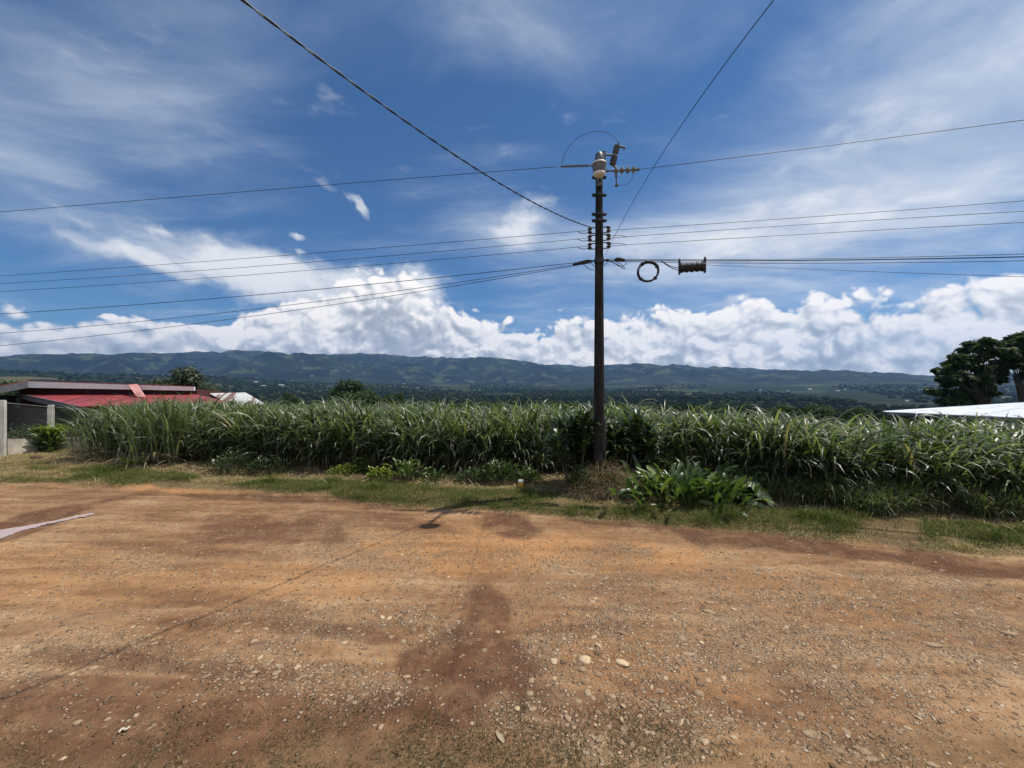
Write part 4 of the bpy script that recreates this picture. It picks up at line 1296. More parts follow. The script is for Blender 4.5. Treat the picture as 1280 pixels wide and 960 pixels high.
def fence():
    pts = [np.array([-22.2, 10.0]), np.array([-19.6, 11.7]), np.array([-17.15, 13.25]), np.array([-16.35, 14.05]), np.array([-14.6, 14.75]), np.array([-12.7, 15.1])]
    pts[2] = gp(3, 571)[:2]; pts[3] = at(63.5, 560, 14.2)[:2]
    pts[1] = pts[2] + (pts[2] - pts[3]) * np.array([1.8, 1.2]); pts = pts[1:]
    z = [tz(*p) for p in pts]
    base = np.array([pts[1][0], pts[1][1], z[1]])
    T = thing('chain_link_fence', base, 'chain link fence with pale concrete posts on a low concrete wall', 'fence')
    B = dict(parent=T, origin=base)
    tops = [pz_ for pz_ in (1.86, 1.86, 1.62, 1.55, 1.5)]
    zt = [at(3, 501, pts[1][1])[2]] * 2 + [at(64, 507, pts[2][1])[2], at(110, 512, pts[3][1])[2], at(150, 514, pts[4][1])[2]]
    wt = [at(3, 549, pts[1][1])[2]] * 2 + [at(64, 548, pts[2][1])[2]] + [at(110, 546, pts[3][1])[2]] * 2
    for p, zz_, z0 in zip(pts, zt, z):
        w = .15
        m = MB().box((p[0], p[1], (zz_ + z0) / 2 - .1), (w, w, zz_ - z0 + .2), .6, .015)
        m.box((p[0], p[1], zz_ + .012), (w * .8, w * .8, .024), .6)
        m.build('post', M_post, **B)
    for i in range(len(pts) - 1):
        a = np.array([*pts[i], 0]); b = np.array([*pts[i + 1], 0]); L = np.linalg.norm(b - a); d = (b - a) / L; nrm = np.array([-d[1], d[0], 0])
        a2 = a + d * .09; b2 = b - d * .09
        m = MB()
        m.prism([a2 - nrm * .06 + [0, 0, z[i] - .2], b2 - nrm * .06 + [0, 0, z[i + 1] - .2], b2 + nrm * .06 + [0, 0, z[i + 1] - .2], a2 + nrm * .06 + [0, 0, z[i] - .2]],
                [a2 - nrm * .06 + [0, 0, wt[i]], b2 - nrm * .06 + [0, 0, wt[i + 1]], b2 + nrm * .06 + [0, 0, wt[i + 1]], a2 + nrm * .06 + [0, 0, wt[i]]])
        m.build('low_wall', M_cwall, **B)
        m = MB(); m.tube([a + [0, 0, zt[i] - .06], b + [0, 0, zt[i + 1] - .06]], .018, 6); m.build('top_rail', M_netw, **B)
        # diamonds of wire
        m = MB(); step = .085; n = int(L / step) + 14
        for s in (1, -1):
            for k in range(-16, n + 16):
                x0 = k * step; seg = []
                for t in (0.0, 1.0):
                    x = x0 + s * t * 1.15
                    seg.append((x, t))
                (xa, ta), (xb, tb) = seg
                lo, hi = .05, L - .05
                def clip(xa, ta, xb, tb):
                    dx = xb - xa
                    t0, t1 = 0.0, 1.0
                    for lim, sgn in ((lo, 1), (hi, -1)):
                        va, vb = sgn * (xa - lim), sgn * (xb - lim)
                        if va < 0 and vb < 0: return None
                        if va < 0: t0 = max(t0, va / (va - vb))
                        if vb < 0: t1 = min(t1, va / (va - vb))
                    if t0 >= t1: return None
                    return (xa + dx * t0, ta + (tb - ta) * t0, xa + dx * t1, ta + (tb - ta) * t1)
                c = clip(xa, ta, xb, tb)
                if c is None: continue
                P = []
                for x, t in ((c[0], c[1]), (c[2], c[3])):
                    f = x / L; zl = wt[i] + (wt[i + 1] - wt[i]) * f; zh = zt[i] + (zt[i + 1] - zt[i]) * f - .06
                    P.append(a + d * x + [0, 0, zl + (zh - zl) * t])
                m.tube(P, .0019, 3, caps=False)
        m.build('wire_mesh', M_netw, **B)


fence()

# ------------------------------------------------------------------ buildings
def corrugated(name, c1, c2, rough=.5, stripes=None, scale=26.0, axis_rot=0.0):
    m, nt = new_mat(name)
    pos = nt.new('ShaderNodeTexCoord').outputs['UV']
    wv = nt.new('ShaderNodeTexWave', wave_type='BANDS', bands_direction='X'); nt.put(wv.inputs[0], pos); wv.inputs['Scale'].default_value = scale; wv.inputs['Distortion'].default_value = 0
    obj = nt.new('ShaderNodeTexCoord').outputs['Object']
    col = nt.mix(nt.rng(nt.noise(obj, 1.2, 6, .65), .35, .68), c1, c2)
    if stripes: col = nt.mix(nt.rng(nt.noise(nt.mapping(pos, scale=(9, .6, 1)), 1.3, 2, .5), .55, .60), col, stripes)
    finish(nt, principled(nt, col, rough, .4, 0, nt.bump(wv.outputs['Fac'], .8, .02))); return m


M_redroof = corrugated('red painted roofing', (.26, .036, .041), (.35, .062, .064), .55, (.20, .030, .034))
M_shedroof = corrugated('pale rusting roofing', (.52, .52, .47), (.66, .66, .60), .5, (.24, .11, .08))
M_whiteroof = corrugated('white metal roofing', (.66, .69, .70), (.82, .84, .85), .40, (.52, .54, .54), 18)
M_fascia = simple_mat('white fascia', (.76, .73, .69), (.82, .79, .75), 2, .6, bump=.1)
M_greyboard = simple_mat('grey barge board', (.085, .085, .095), (.13, .13, .14), 3, .7, bump=.1)
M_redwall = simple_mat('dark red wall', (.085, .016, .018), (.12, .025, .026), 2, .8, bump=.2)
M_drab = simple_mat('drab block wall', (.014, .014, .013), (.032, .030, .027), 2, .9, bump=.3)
M_pink = simple_mat('faded pink sheet', (.50, .22, .20), (.62, .32, .29), 2, .6, bump=.1)


def panel(name, corners, thick, mat, parent, base, nu=1):
    """four-cornered sheet with thickness and a UV map running along its first edge"""
    o = MB().slab(corners, thick).build(name, mat, parent=parent, origin=base)
    me = o.data; uv = me.uv_layers.new(name='UVMap')
    A = np.array(corners[0]); U = np.array(corners[1]) - A; W = np.array(corners[-1]) - A
    Lu, Lw = np.linalg.norm(U), np.linalg.norm(W)
    for lp in me.loops:
        v = np.array(me.vertices[lp.vertex_index].co) + base - A
        uv.data[lp.index].uv = (float(v @ U / Lu / 8), float(v @ W / Lw / 8))
    return o


def house():
    base = at(150, 560, 29); base[2] = tz(base[0], base[1])
    T = thing('house', base, 'low house with a red tin roof, white fascia and dark red clerestory wall', 'house')
    p = lambda px, py, Y: at(px, py, Y)
    # upper roof: left slope drops to the left, long slope runs off to the right
    a, b = p(36, 475.5, 27), p(243, 482.5, 30)
    back = np.array([-7.5, 7.0, -.35])
    l = p(-40, 489, 24.5)
    panel('upper_roof', [a, b, b + back, a + back], .05, M_redroof, T, base)
    panel('side_roof', [l, a - [0, 0, .003], a + back - [0, 0, .003], l + back], .05, M_redroof, T, base)
    dn = lambda q_, h: q_ - np.array([0, 0, h])
    fr = np.array([.0, -.04, 0])
    m = MB().prism([dn(a, .50) + fr, dn(b, .36) + fr, dn(b, .36) - fr * 2, dn(a, .50) - fr * 2], [dn(a, .07) + fr, dn(b, .07) + fr, dn(b, .07) - fr * 2, dn(a, .07) - fr * 2])
    m.build('fascia', M_fascia, parent=T, origin=base)
    m = MB().prism([dn(l, .55) + fr, dn(a, .50) + fr, dn(a, .50) - fr, dn(l, .55) - fr], [dn(l, .06) + fr, dn(a, .062) + fr - [.004, 0, 0], dn(a, .062) - fr, dn(l, .06) - fr])
    m.build('barge_board', M_greyboard, parent=T, origin=base)
    # clerestory wall set back under the upper roof
    w0, w1 = p(24, 480, 27.9), p(246, 486, 30.6)
    for q_, nm_, mt in ((0, 'clerestory_wall', M_redwall),):
        A_ = w0.copy(); B_ = w1.copy()
        m = MB().prism([[A_[0], A_[1], base[2]], [B_[0], B_[1], base[2]], [B_[0] - .5, B_[1] + 5, base[2]], [A_[0] - .5, A_[1] + 5, base[2]]],
                       [[A_[0], A_[1], a[2] - .35], [B_[0], B_[1], b[2] - .25], [B_[0] - .5, B_[1] + 5, b[2] - .7], [A_[0] - .5, A_[1] + 5, a[2] - .7]])
        m.build(nm_, mt, parent=T, origin=base)
    # lower roof in front
    t0, t1 = p(18, 491.5, 27.7), p(243, 492.5, 30.4)
    e0, e1 = p(96, 508, 24.0), p(288, 502.5, 27.0)
    panel('lower_roof', [e0, e1, t1, t0], .05, M_redroof, T, base)
    m = MB().prism([dn(t0, .30), dn(e0, .28), dn(e0, .28) + [.06, .06, 0], dn(t0, .30) + [.06, .06, 0]], [dn(t0, -.05), dn(e0, -.03), dn(e0, -.03) + [.06, .06, 0], dn(t0, -.05) + [.06, .06, 0]])
    m.build('barge_board', M_greyboard, parent=T, origin=base)
    # front wall under the eave, and the wall of the left wing
    f0, f1 = e0 + np.array([.6, .9, 0]), e1 + np.array([-.4, .9, 0])
    m = MB().prism([[f0[0], f0[1], base[2] - .5], [f1[0], f1[1], base[2] - .5], [f1[0], f1[1] + .2, base[2] - .5], [f0[0], f0[1] + .2, base[2] - .5]],
                   [[f0[0], f0[1], e0[2] + .02], [f1[0], f1[1], e1[2] + .02], [f1[0], f1[1] + .2, e1[2] + .05], [f0[0], f0[1] + .2, e0[2] + .05]])
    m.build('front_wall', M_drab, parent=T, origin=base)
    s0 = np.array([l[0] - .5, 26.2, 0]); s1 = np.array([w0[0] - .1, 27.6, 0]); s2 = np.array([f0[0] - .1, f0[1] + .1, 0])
    for P_, Q_, zt_ in ((s0, s1, 1.6), (s1 + [.0, -.2, 0], s2, .75)):
        m = MB().prism([[P_[0], P_[1], base[2] - .5], [Q_[0], Q_[1], base[2] - .5], [Q_[0], Q_[1] + .2, base[2] - .5], [P_[0], P_[1] + .2, base[2] - .5]],
                       [[P_[0], P_[1], zt_], [Q_[0], Q_[1], zt_], [Q_[0], Q_[1] + .2, zt_], [P_[0], P_[1] + .2, zt_]])
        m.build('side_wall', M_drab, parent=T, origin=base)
    c = [p(163, 480, 29.0) - [0, .22, 0], p(174, 480, 29.1) - [0, .22, 0], p(181, 496, 27.6), p(171, 496, 27.6)]
    m = MB().prism([c_ + np.array([0, .08, 0]) for c_ in c], c); m.build('downpipe_cover', M_pink, parent=T, origin=base)


house()


def shed():
    base = at(295, 540, 31); base[2] = tz(base[0], base[1])
    T = thing('shed', base, 'small shed with a pale corrugated roof streaked with rust right of the red roof', 'shed')
    e0, e1, t1, t0 = at(288, 507, 27.5), at(333, 505.5, 28.5), at(307, 490.5, 33), at(262, 491.5, 32)
    panel('roof', [e0, e1, t1, t0], .04, M_shedroof, T, base)
    q_ = [e0 + [.3, .3, 0], e1 + [-.3, .3, 0], t1 + [-.3, -.3, 0], t0 + [.3, -.3, 0]]
    m = MB().prism([[c[0], c[1], base[2] - .5] for c in q_], [c - np.array([0, 0, .08]) for c in q_])
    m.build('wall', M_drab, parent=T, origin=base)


shed()


def barn():
    A = at(1107, 514.5, 27.0); B = at(1420, 528, 18.5); C = at(1420, 494, 40); A2 = A + np.array([3.0, 11, -.15])
    A[2] = at(1107, 514.5, 27.0)[2]
    base = (A + B) / 2; base[2] = tz(base[0], base[1])
    T = thing('metal_roofed_building', base, 'long building with a bright white metal roof behind the cane on the right', 'building')
    panel('roof', [A, B, C, A + np.array([.35, .6, .0])], .05, M_whiteroof, T, base)
    m = MB().prism([B * [1, 1, 0] + [0, .5, base[2] - .5], C * [1, 1, 0] + [0, -.4, base[2] - .5], A * [1, 1, 0] + [1.4, .5, base[2] - .5]],
                   [B + [0, .5, -.10], C + [0, -.4, -.10], A + [1.4, .5, -.10]])
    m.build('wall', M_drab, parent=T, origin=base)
    m = MB().prism([A + [0, -.03, -.24], B + [0, -.03, -.24], B + [0, .05, -.24], A + [0.1, .05, -.24]], [A + [0, -.03, -.055], B + [0, -.03, -.055], B + [0, .05, -.055], A + [0.1, .05, -.055]])
    m.build('eave_beam', M_greyboard, parent=T, origin=base)


barn()

# ------------------------------------------------------------------ trees
M_tree = leaf_mat('tree leaf', [(0, (.013, .024, .009)), (.5, (.038, .064, .018)), (.85, (.075, .112, .032)), (1, (.15, .17, .06))], .6, .40, .2)


def leaf_cloud(centres, radii, n_each, size, flat=.55, shell=.55):
    C = np.asarray(centres); R = np.asarray(radii)
    n = int(n_each * len(C))
    k = rng.integers(0, len(C), n)
    d = rng.standard_normal((n, 3)); d /= np.linalg.norm(d, axis=1)[:, None]
    rr = R[k] * (shell + (1 - shell) * rng.random(n)) * (.75 + .4 * rng.random(n))
    P = C[k] + d * rr[:, None] * np.array([1, 1, flat])
    s = size * (.55 + .8 * rng.random(n))
    # leaf faces: tilted quads, mostly facing up and outwards
    nrm = d * .7 + np.array([0, 0, .7]) + rng.normal(0, .45, (n, 3)); nrm /= np.linalg.norm(nrm, axis=1)[:, None]
    t = np.cross(nrm, rng.standard_normal((n, 3))); t /= np.linalg.norm(t, axis=1)[:, None]; b = np.cross(nrm, t)
    V = np.stack([P - t * s[:, None], P + b * s[:, None] * .5, P + t * s[:, None], P - b * s[:, None] * .5], 1)
    rn = np.clip(.45 + .3 * d[:, 2] * 0 + rng.normal(0, .22, n), 0, 1)
    return V.reshape(-1, 3), np.arange(n * 4).reshape(n, 4), np.repeat(rn, 4)


def tree(name, base, clumps, radii, trunk_r, label, leaf=.3, n_each=150, flat=.55, fork=.45, group=None, mat=None):
    base = np.asarray(base, float)
    T = thing(name, base, label, 'tree', group)
    C = np.asarray(clumps); topz = C[:, 2].max(); h = topz - base[2]
    f = base + (C.mean(0) - base) * np.array([.35, .35, 0]) + np.array([0, 0, h * fork])
    b = MB(); b.tube(smooth_path([base - [0, 0, .3], base + (f - base) * .5 + [.12, 0, 0], f], 8), np.linspace(trunk_r, trunk_r * .7, 8), 9)
    for c in C:
        mid = f + (c - f) * .5 + np.array([0, 0, .12 * h * rng.random()])
        b.tube(smooth_path([f, mid, c], 6), np.linspace(trunk_r * .30, trunk_r * .06, 6), 6)
    b.build('trunk', M_bark, parent=T, origin=base, smooth=True)
    V, Q, R = leaf_cloud(C, radii, n_each, leaf, flat)
    mesh_obj('crown', V, Q, mat=mat or M_tree, attrs={'rnd': R}, parent=T, origin=base)
    return T


def right_trees():
    Y = 46.0
    def mk(pts, jit=1.0):
        C = []; R = []
        for px, py, rpx in pts:
            C.append(at(px, py, Y + rng.uniform(-2.2, 2.2))); R.append(rpx / FPX * Y)
        return C, R
    C, R = mk([(1172, 463, 6), (1180, 468, 7), (1186, 455, 8), (1195, 447, 9), (1199, 463, 10), (1206, 438, 9), (1214, 450, 12), (1221, 431, 9), (1226, 462, 11), (1233, 442, 11), (1237, 429, 9), (1247, 455, 10),
                (1212, 473, 9), (1193, 474, 8), (1186, 480, 7), (1245, 437, 10), (1176, 474, 5), (1230, 476, 8), (1210, 430, 6), (1232, 425, 6), (1252, 466, 7), (1222, 448, 12), (1206, 456, 11), (1240, 462, 11), (1228, 436, 11), (1200, 468, 10), (1224, 472, 9), (1254, 440, 11), (1258, 452, 11), (1252, 430, 9), (1190, 462, 11), (1182, 474, 9), (1210, 482, 10), (1232, 484, 10), (1250, 474, 9)])
    b0 = at(1243, 510, Y); b0[2] = tz(b0[0], b0[1])
    tree('spreading_tree', b0, C, R, .22, 'spreading dark tree with airy layered crown behind the white roof', .27, 230, .62, .36)
    C, R = mk([(1258, 431, 9), (1266, 424, 9), (1275, 421, 10), (1285, 424, 12), (1272, 437, 11), (1262, 445, 9), (1283, 445, 12), (1296, 436, 14), (1309, 446, 14), (1270, 456, 9), (1290, 462, 12), (1320, 458, 12), (1258, 458, 6), (1278, 470, 7), (1270, 430, 12), (1276, 448, 13), (1264, 452, 10), (1290, 440, 13), (1300, 456, 13)])
    b0 = at(1276, 510, Y + 2); b0[2] = tz(b0[0], b0[1])
    tree('spreading_tree', b0, C, R, .24, 'taller dark tree cut by the right border behind the white roof', .27, 230, .62, .36)
    C, R = mk([(1166, 489, 6), (1176, 492, 8), (1186, 489, 9), (1196, 495, 9), (1206, 490, 9), (1216, 497, 9), (1226, 492, 8), (1237, 489, 7), (1180, 501, 9), (1200, 504, 9), (1222, 503, 9), (1160, 488, 4), (1243, 492, 5)])
    b0 = at(1196, 518, Y - 1); b0[2] = tz(b0[0], b0[1])
    tree('bushy_tree', b0, C, R, .16, 'low bushy dark tree under the spreading trees on the right', .26, 130, .7, .35)


right_trees()


def round_tree(px, ptop, wpx, Y, label, name='round_tree', leaf=None, flat=.7, nclump=16, n_each=150, mat=None, group=None):
    top = at(px, ptop, Y); w = wpx / FPX * Y / 2
    base = np.array([top[0], Y, tz(top[0], Y)])
    h = top[2] - base[2]; C = []; R = []
    for i in range(nclump):
        a = rng.uniform(0, 2 * PI); q_ = math.sqrt(rng.random()); e = rng.random()
        r = w * (.28 + .14 * rng.random())
        zc = top[2] - r * .6 - (h * .50) * (1 - math.sqrt(max(0, 1 - q_ ** 2))) * (1.0) - h * .22 * e
        C.append([top[0] + math.cos(a) * q_ * (w - r * .7), Y + math.sin(a) * q_ * (w - r * .7), zc]); R.append(r)
    return tree(name, base, C, R, max(.12, w * .06), label, leaf or w * .07, n_each, flat, .4, group, mat)


M_tree2 = leaf_mat('pale tree leaf', [(0, (.020, .030, .010)), (.5, (.050, .062, .022)), (1, (.13, .125, .055))], .5, .2, .4)
round_tree(226, 455, 96, 52, 'wide rounded olive tree just behind the red roofed house', nclump=40, n_each=330, mat=M_tree2, leaf=.22)
round_tree(438, 473, 78, 125, 'broad dark tree standing behind the cane left of the pole', nclump=22, n_each=170)
round_tree(300, 484, 40, 80, 'dark bushy tree between the olive tree and the rusting shed roof', nclump=12)
round_tree(365, 487, 36, 150, 'dark tree just beyond the end of the shed', nclump=12)
round_tree(492, 486, 40, 160, 'rounded dark tree next to the broad dark tree, nearer the pole', nclump=12)
round_tree(1022, 501, 44, 90, 'dark domed tree showing just above the cane left of the white roof', nclump=14)
round_tree(978, 503, 36, 110, 'small dark tree showing above the cane, left of the domed one', nclump=12)
round_tree(1075, 504, 44, 75, 'dark tree touching the left tip of the white roof', nclump=12)
round_tree(930, 500, 34, 170, 'dark tree above the cane in front of the pale green field', nclump=12)
round_tree(600, 497, 46, 140, 'dark tree above the cane some way left of the pole', nclump=12)
round_tree(690, 499, 40, 130, 'dark tree above the cane close to the left of the pole', nclump=12)
round_tree(800, 503, 40, 130, 'dark tree above the cane close to the right of the pole', nclump=12)
round_tree(10, 470, 60, 90, 'dark tree behind the left end of the house', nclump=14)


M_wood = leaf_mat('distant foliage', [(0, (.006, .012, .006)), (.5, (.016, .028, .011)), (.85, (.034, .050, .018)), (1, (.060, .072, .028))], .9, .1, .05)


def forest():
    n = 17000
    az = np.radians(rng.uniform(-60, 60, n)); r = 170 * (3200 / 170) ** rng.random(n)
    X = r * np.sin(az); Y = r * np.cos(az)
    cl = fbm(X / (60 + r * .12), Y / (60 + r * .12), 3, 101)
    keep = cl > .36
    X, Y, r = X[keep], Y[keep], r[keep]
    s = rng.uniform(2.2, 4.6, len(X)) * (.85 + .5 * (r > 900)); Z = terrain(X, Y)
    # nearer crowns: sprays of leaf clumps; farther ones: ragged closed crowns
    nr = r < 900
    m = 70; n = nr.sum()
    d = rng.standard_normal((n, m, 3)); d[..., 2] = np.abs(d[..., 2]) * 1.1 - .25; d /= np.linalg.norm(d, axis=-1)[..., None]
    lump = .72 + .5 * rng.random((n, m, 1))
    P = d * lump * (s[nr][:, None, None]) * np.array([1, 1, .85]) + np.stack([X[nr], Y[nr], Z[nr] + s[nr] * .75], -1)[:, None, :]
    P = P.reshape(-1, 3); d = d.reshape(-1, 3); k = len(P)
    nrm = d + rng.normal(0, .4, (k, 3)) + [0, 0, .3]; nrm /= np.linalg.norm(nrm, axis=1)[:, None]
    t = np.cross(nrm, rng.standard_normal((k, 3))); t /= np.linalg.norm(t, axis=1)[:, None]; b = np.cross(nrm, t)
    sz = (np.repeat(s[nr], m) * (.20 + .22 * rng.random(k)))[:, None]
    V1 = np.stack([P - t * sz, P + b * sz * .8, P + t * sz, P - b * sz * .8], 1).reshape(-1, 3)
    R1 = np.repeat(np.clip(np.repeat(rng.normal(.42, .20, n), m) + rng.normal(0, .12, k), 0, 1), 4)
    fr = ~nr; iv, it = ICO2; m = len(iv); n = fr.sum()
    V = iv[None] * (1 + .8 * (rng.random((n, m, 1)) - .5)) * np.stack([s[fr], s[fr], s[fr] * .85], -1)[:, None, :] + np.stack([X[fr], Y[fr], Z[fr] + s[fr] * .6], -1)[:, None, :]
    T = (it[None] + (np.arange(n) * m)[:, None, None]).reshape(-1, 3)
    R2 = np.clip(np.repeat(rng.normal(.42, .22, n), m) + .3 * (rng.random(n * m) - .5), 0, 1)
    o = mesh_obj('forest', np.concatenate([V1, V.reshape(-1, 3)]), quads=np.arange(len(V1)).reshape(-1, 4), tris=T + len(V1), mat=M_wood, attrs={'rnd': np.concatenate([R1, R2])})
    tag(o, 'dark woods covering the valley floor beyond the cane', 'forest', kind='stuff')


forest()

# far houses in the valley
M_vwall = simple_mat('pale house wall', (.30, .29, .27), (.42, .41, .38), .5, .8, bump=0)
M_vroof = simple_mat('pale tin roof', (.30, .31, .32), (.46, .47, .48), .3, .9, bump=0)


def valley_houses():
    spots = [(1012, 487, 1700, 26, 0), (1047, 489, 1500, 20, .3), (1056, 487, 1800, 16, 0), (1133, 503, 620, 9, .2), (985, 489, 1500, 14, .5), (390, 470, 2000, 16, 0), (330, 483, 700, 10, .3), (352, 482, 760, 12, 0),
             (420, 463, 2500, 18, .1), (436, 464, 2400, 16, 0), (950, 488, 1400, 14, .2), (320, 478, 1000, 14, .1), (505, 480, 1200, 14, 0), (560, 476, 1500, 12, 0)]
    loc = ['far right of the pole in the valley', 'in the valley left of the right-hand trees, the larger of a pair', 'in the valley left of the right-hand trees, the smaller of a pair', 'just left of the spreading trees above the white roof',
           'in the valley, leftmost of the bright group right of the pole', 'on the slope above the rusting shed', 'just above the rusting shed, the left of two', 'just above the rusting shed, the right of two',
           'high on the left slope, the left of two', 'high on the left slope, the right of two', 'in the valley above the pale green field', 'in the dark woods right of the olive tree', 'above the broad dark tree', 'halfway between the broad dark tree and the pole']
    for (px, py, Y, w, rz), lc in zip(spots, loc):
        Ys = np.geomspace(150, 6500, 700); ray = np.stack([(px - 640) / FPX * Ys, Ys, CAM_H + (480 - py - 1.0) / FPX * Ys], -1)
        hit = np.nonzero(terrain(ray[:, 0], ray[:, 1]) > ray[:, 2])[0]
        if not len(hit): continue
        p = ray[hit[0]]; Yn = float(p[1]); w = w * Yn / Y; Y = Yn; w = max(7.0, min(w * .62, 30.0)); zg = tz(p[0], Y); z = zg + 1.5; base = np.array([p[0], Y, zg])
        T = thing('far_house', base, 'tiny pale house ' + lc, 'house', 'houses scattered in the valley')
        hh = z - zg + 3.4; dpt = w * .6
        m = MB().box((p[0], Y, zg + hh / 2 - .5), (w, dpt, hh + 1), rz); m.build('wall', M_vwall, parent=T, origin=base)
        ca, sa = math.cos(rz), math.sin(rz)
        def loc_(x, y, z_): return (p[0] + x * ca - y * sa, Y + x * sa + y * ca, z_)
        zt = zg + hh + .03; o_ = .6
        m = MB(); m.add([loc_(-w / 2 - o_, -dpt / 2 - o_, zt), loc_(w / 2 + o_, -dpt / 2 - o_, zt), loc_(w / 2 + o_, dpt / 2 + o_, zt), loc_(-w / 2 - o_, dpt / 2 + o_, zt), loc_(-w / 2 - o_, 0, zt + dpt * .28), loc_(w / 2 + o_, 0, zt + dpt * .28)],
                        [(0, 1, 5, 4), (2, 3, 4, 5), (3, 2, 1, 0)], [(0, 4, 3), (1, 2, 5)])
        m.build('roof', M_vroof, parent=T, origin=base)


valley_houses()

# ------------------------------------------------------------------ plants at the foot of the cane
def rosette(name, base, n, L, W, label, mat, cat='plant', tilt=(.1, 1.0), droop=(.4, 1.2), spread=.12, shape='lance', height=0.0, stems=0, seg=5, fold=.3, cols=3, rbias=.5, group=None):
    base = np.asarray(base, float); base[2] = tz(base[0], base[1])
    T = thing(name, base, label, cat, group)
    off = rng.normal(0, spread, (n, 2)); hz = height * rng.random(n)
    B = base + np.stack([off[:, 0], off[:, 1] * .7, hz], -1)
    phi = np.arctan2(off[:, 1], off[:, 0]) + rng.normal(0, .8, n)
    V, Q, R = blades(B, phi, rng.uniform(*tilt, n), rng.uniform(L * .65, L * 1.2, n), rng.uniform(W * .7, W * 1.2, n), rng.uniform(*droop, n), seg, shape, cols, fold, roll=rng.normal(0, .7, n), rnd=np.clip(rng.normal(rbias, .27, n), 0, 1), wavy=.5)
    mesh_obj('foliage', V, Q, mat=mat, smooth=True, attrs={'rnd': R}, parent=T, origin=base)
    if stems:
        b = MB()
        for i in range(stems):
            k = rng.integers(0, n); tp = B[k] + [0, 0, .02]
            b.tube(smooth_path([base + [off[k, 0] * .4, off[k, 1] * .3, -.03], (base + tp) / 2 + [rng.normal(0, .02), 0, .03], tp], 6), np.linspace(.014, .007, 6), 6)
        b.build('stems', M_bark, parent=T, origin=base, smooth=True)
    return T


g = lambda px, py: on_ground(px, py)
# left: the plant by the fence post, the tall clump at the end of the cane
rosette('variegated_plant', g(61, 565), 200, .34, .07, 'bushy plant with yellow green leaves in front of the fence post', M_shrub, spread=.15, height=.62, stems=9, droop=(.6, 1.6), rbias=.6)
rosette('variegated_plant', g(62, 565), 70, .40, .075, 'tuft of lime yellow leaves on top of the bushy plant by the fence', M_lime, spread=.16, height=.16, droop=(.6, 1.4)).location.z += .58


def tall_clump(px, py, label, n=420, Lm=1.5, h=.9, spread=.55, name='tall_grass_clump', spikes=0):
    base = g(px, py); T = thing(name, base, label, 'grass clump')
    off = rng.normal(0, spread, (n, 2)) * [1, .5]; B = base + np.stack([off[:, 0], off[:, 1] + .3, h * rng.random(n) * .8], -1)
    V, Q, R = merge([blades(B, rng.uniform(0, 2 * PI, n), .08 + .35 * rng.random(n), Lm * (.65 + .5 * rng.random(n)), .022 + .022 * rng.random(n), .7 + 1.5 * rng.random(n), 8, 'grass', 2, roll=rng.normal(0, .5, n), rnd=np.clip(rng.normal(.55, .22, n), 0, .86), bend=1.8)])
    mesh_obj('foliage', V, Q, mat=M_cane, smooth=True, attrs={'rnd': R}, parent=T, origin=base)
    if spikes:
        B = base + np.stack([rng.normal(0, spread * .8, spikes), .3 + rng.normal(0, .15, spikes), .8 + .3 * rng.random(spikes)], -1)
        V, Q, R = blades(B, rng.uniform(0, 2 * PI, spikes), .05 + .22 * rng.random(spikes), .95 + .35 * rng.random(spikes), .014 + .012 * rng.random(spikes), .1 + .5 * rng.random(spikes), 6, 'grass', 2, rnd=np.clip(rng.normal(.35, .2, spikes), 0, .8))
        mesh_obj('spear_leaves', V, Q, mat=M_cane, smooth=True, attrs={'rnd': R}, parent=T, origin=base)
    n2 = 90
    B = base + np.stack([rng.normal(0, spread, n2), rng.normal(.0, .2, n2), .05 + .25 * rng.random(n2)], -1)
    V, Q, R = blades(B, rng.uniform(0, 2 * PI, n2), .9 + .7 * rng.random(n2), .5 + .5 * rng.random(n2), .016 + .016 * rng.random(n2), .5 + 1.0 * rng.random(n2), 5, 'grass', 2)
    mesh_obj('dry_leaves', V, Q, mat=M_straw, attrs={'rnd': R}, parent=T, origin=base)


tall_clump(140, 574, 'tall arching grass clump at the left end of the cane beside the fence', n=520, Lm=1.6, spikes=10)
tall_clump(188, 582, 'tall upright clump just right of the arching one, in front of the red roof', n=480, Lm=1.5, h=1.15, spread=.45, spikes=26)


# long-leaved dark shrub round the pole
def dark_shrub(px, py, dx, label, n=210, hgt=1.5):
    base = g(px, py); base = base + np.array([dx, 0, 0]); base[2] = tz(base[0], base[1])
    T = thing('dark_leaved_shrub', base, label, 'shrub')
    heads = [(rng.normal(0, .40), .50 + rng.normal(0, .16), hgt * (.5 + .5 * rng.random())) for _ in range(14)]
    parts = []; b = MB()
    for hx, hy, hz in heads:
        m = n // 10; tp = base + np.array([hx, hy, hz])
        zz_ = rng.random(m) * .75
        B = tp - np.stack([0 * zz_, 0 * zz_, zz_], -1)
        parts.append(blades(B, rng.uniform(0, 2 * PI, m), .35 + .7 * rng.random(m), .34 + .22 * rng.random(m), .060 + .03 * rng.random(m), .7 + .9 * rng.random(m), 5, 'lance', 3, .3, rnd=np.clip(rng.normal(.55, .25, m), 0, 1)))
        b.tube(smooth_path([base + [hx * .4, hy * .9, -.05], base + [hx * .8, hy, hz * .5], tp], 7), np.linspace(.022, .012, 7), 6)
    V, Q, R = merge(parts)
    mesh_obj('foliage', V, Q, mat=M_dark, smooth=True, attrs={'rnd': R}, parent=T, origin=base)
    b.build('stems', M_bark, parent=T, origin=base, smooth=True)


dark_shrub(722, 609, 0, 'dark long leaved shrub left of the pole foot', 620)
dark_shrub(780, 609, 0, 'dark long leaved shrub right of the pole foot', 620)


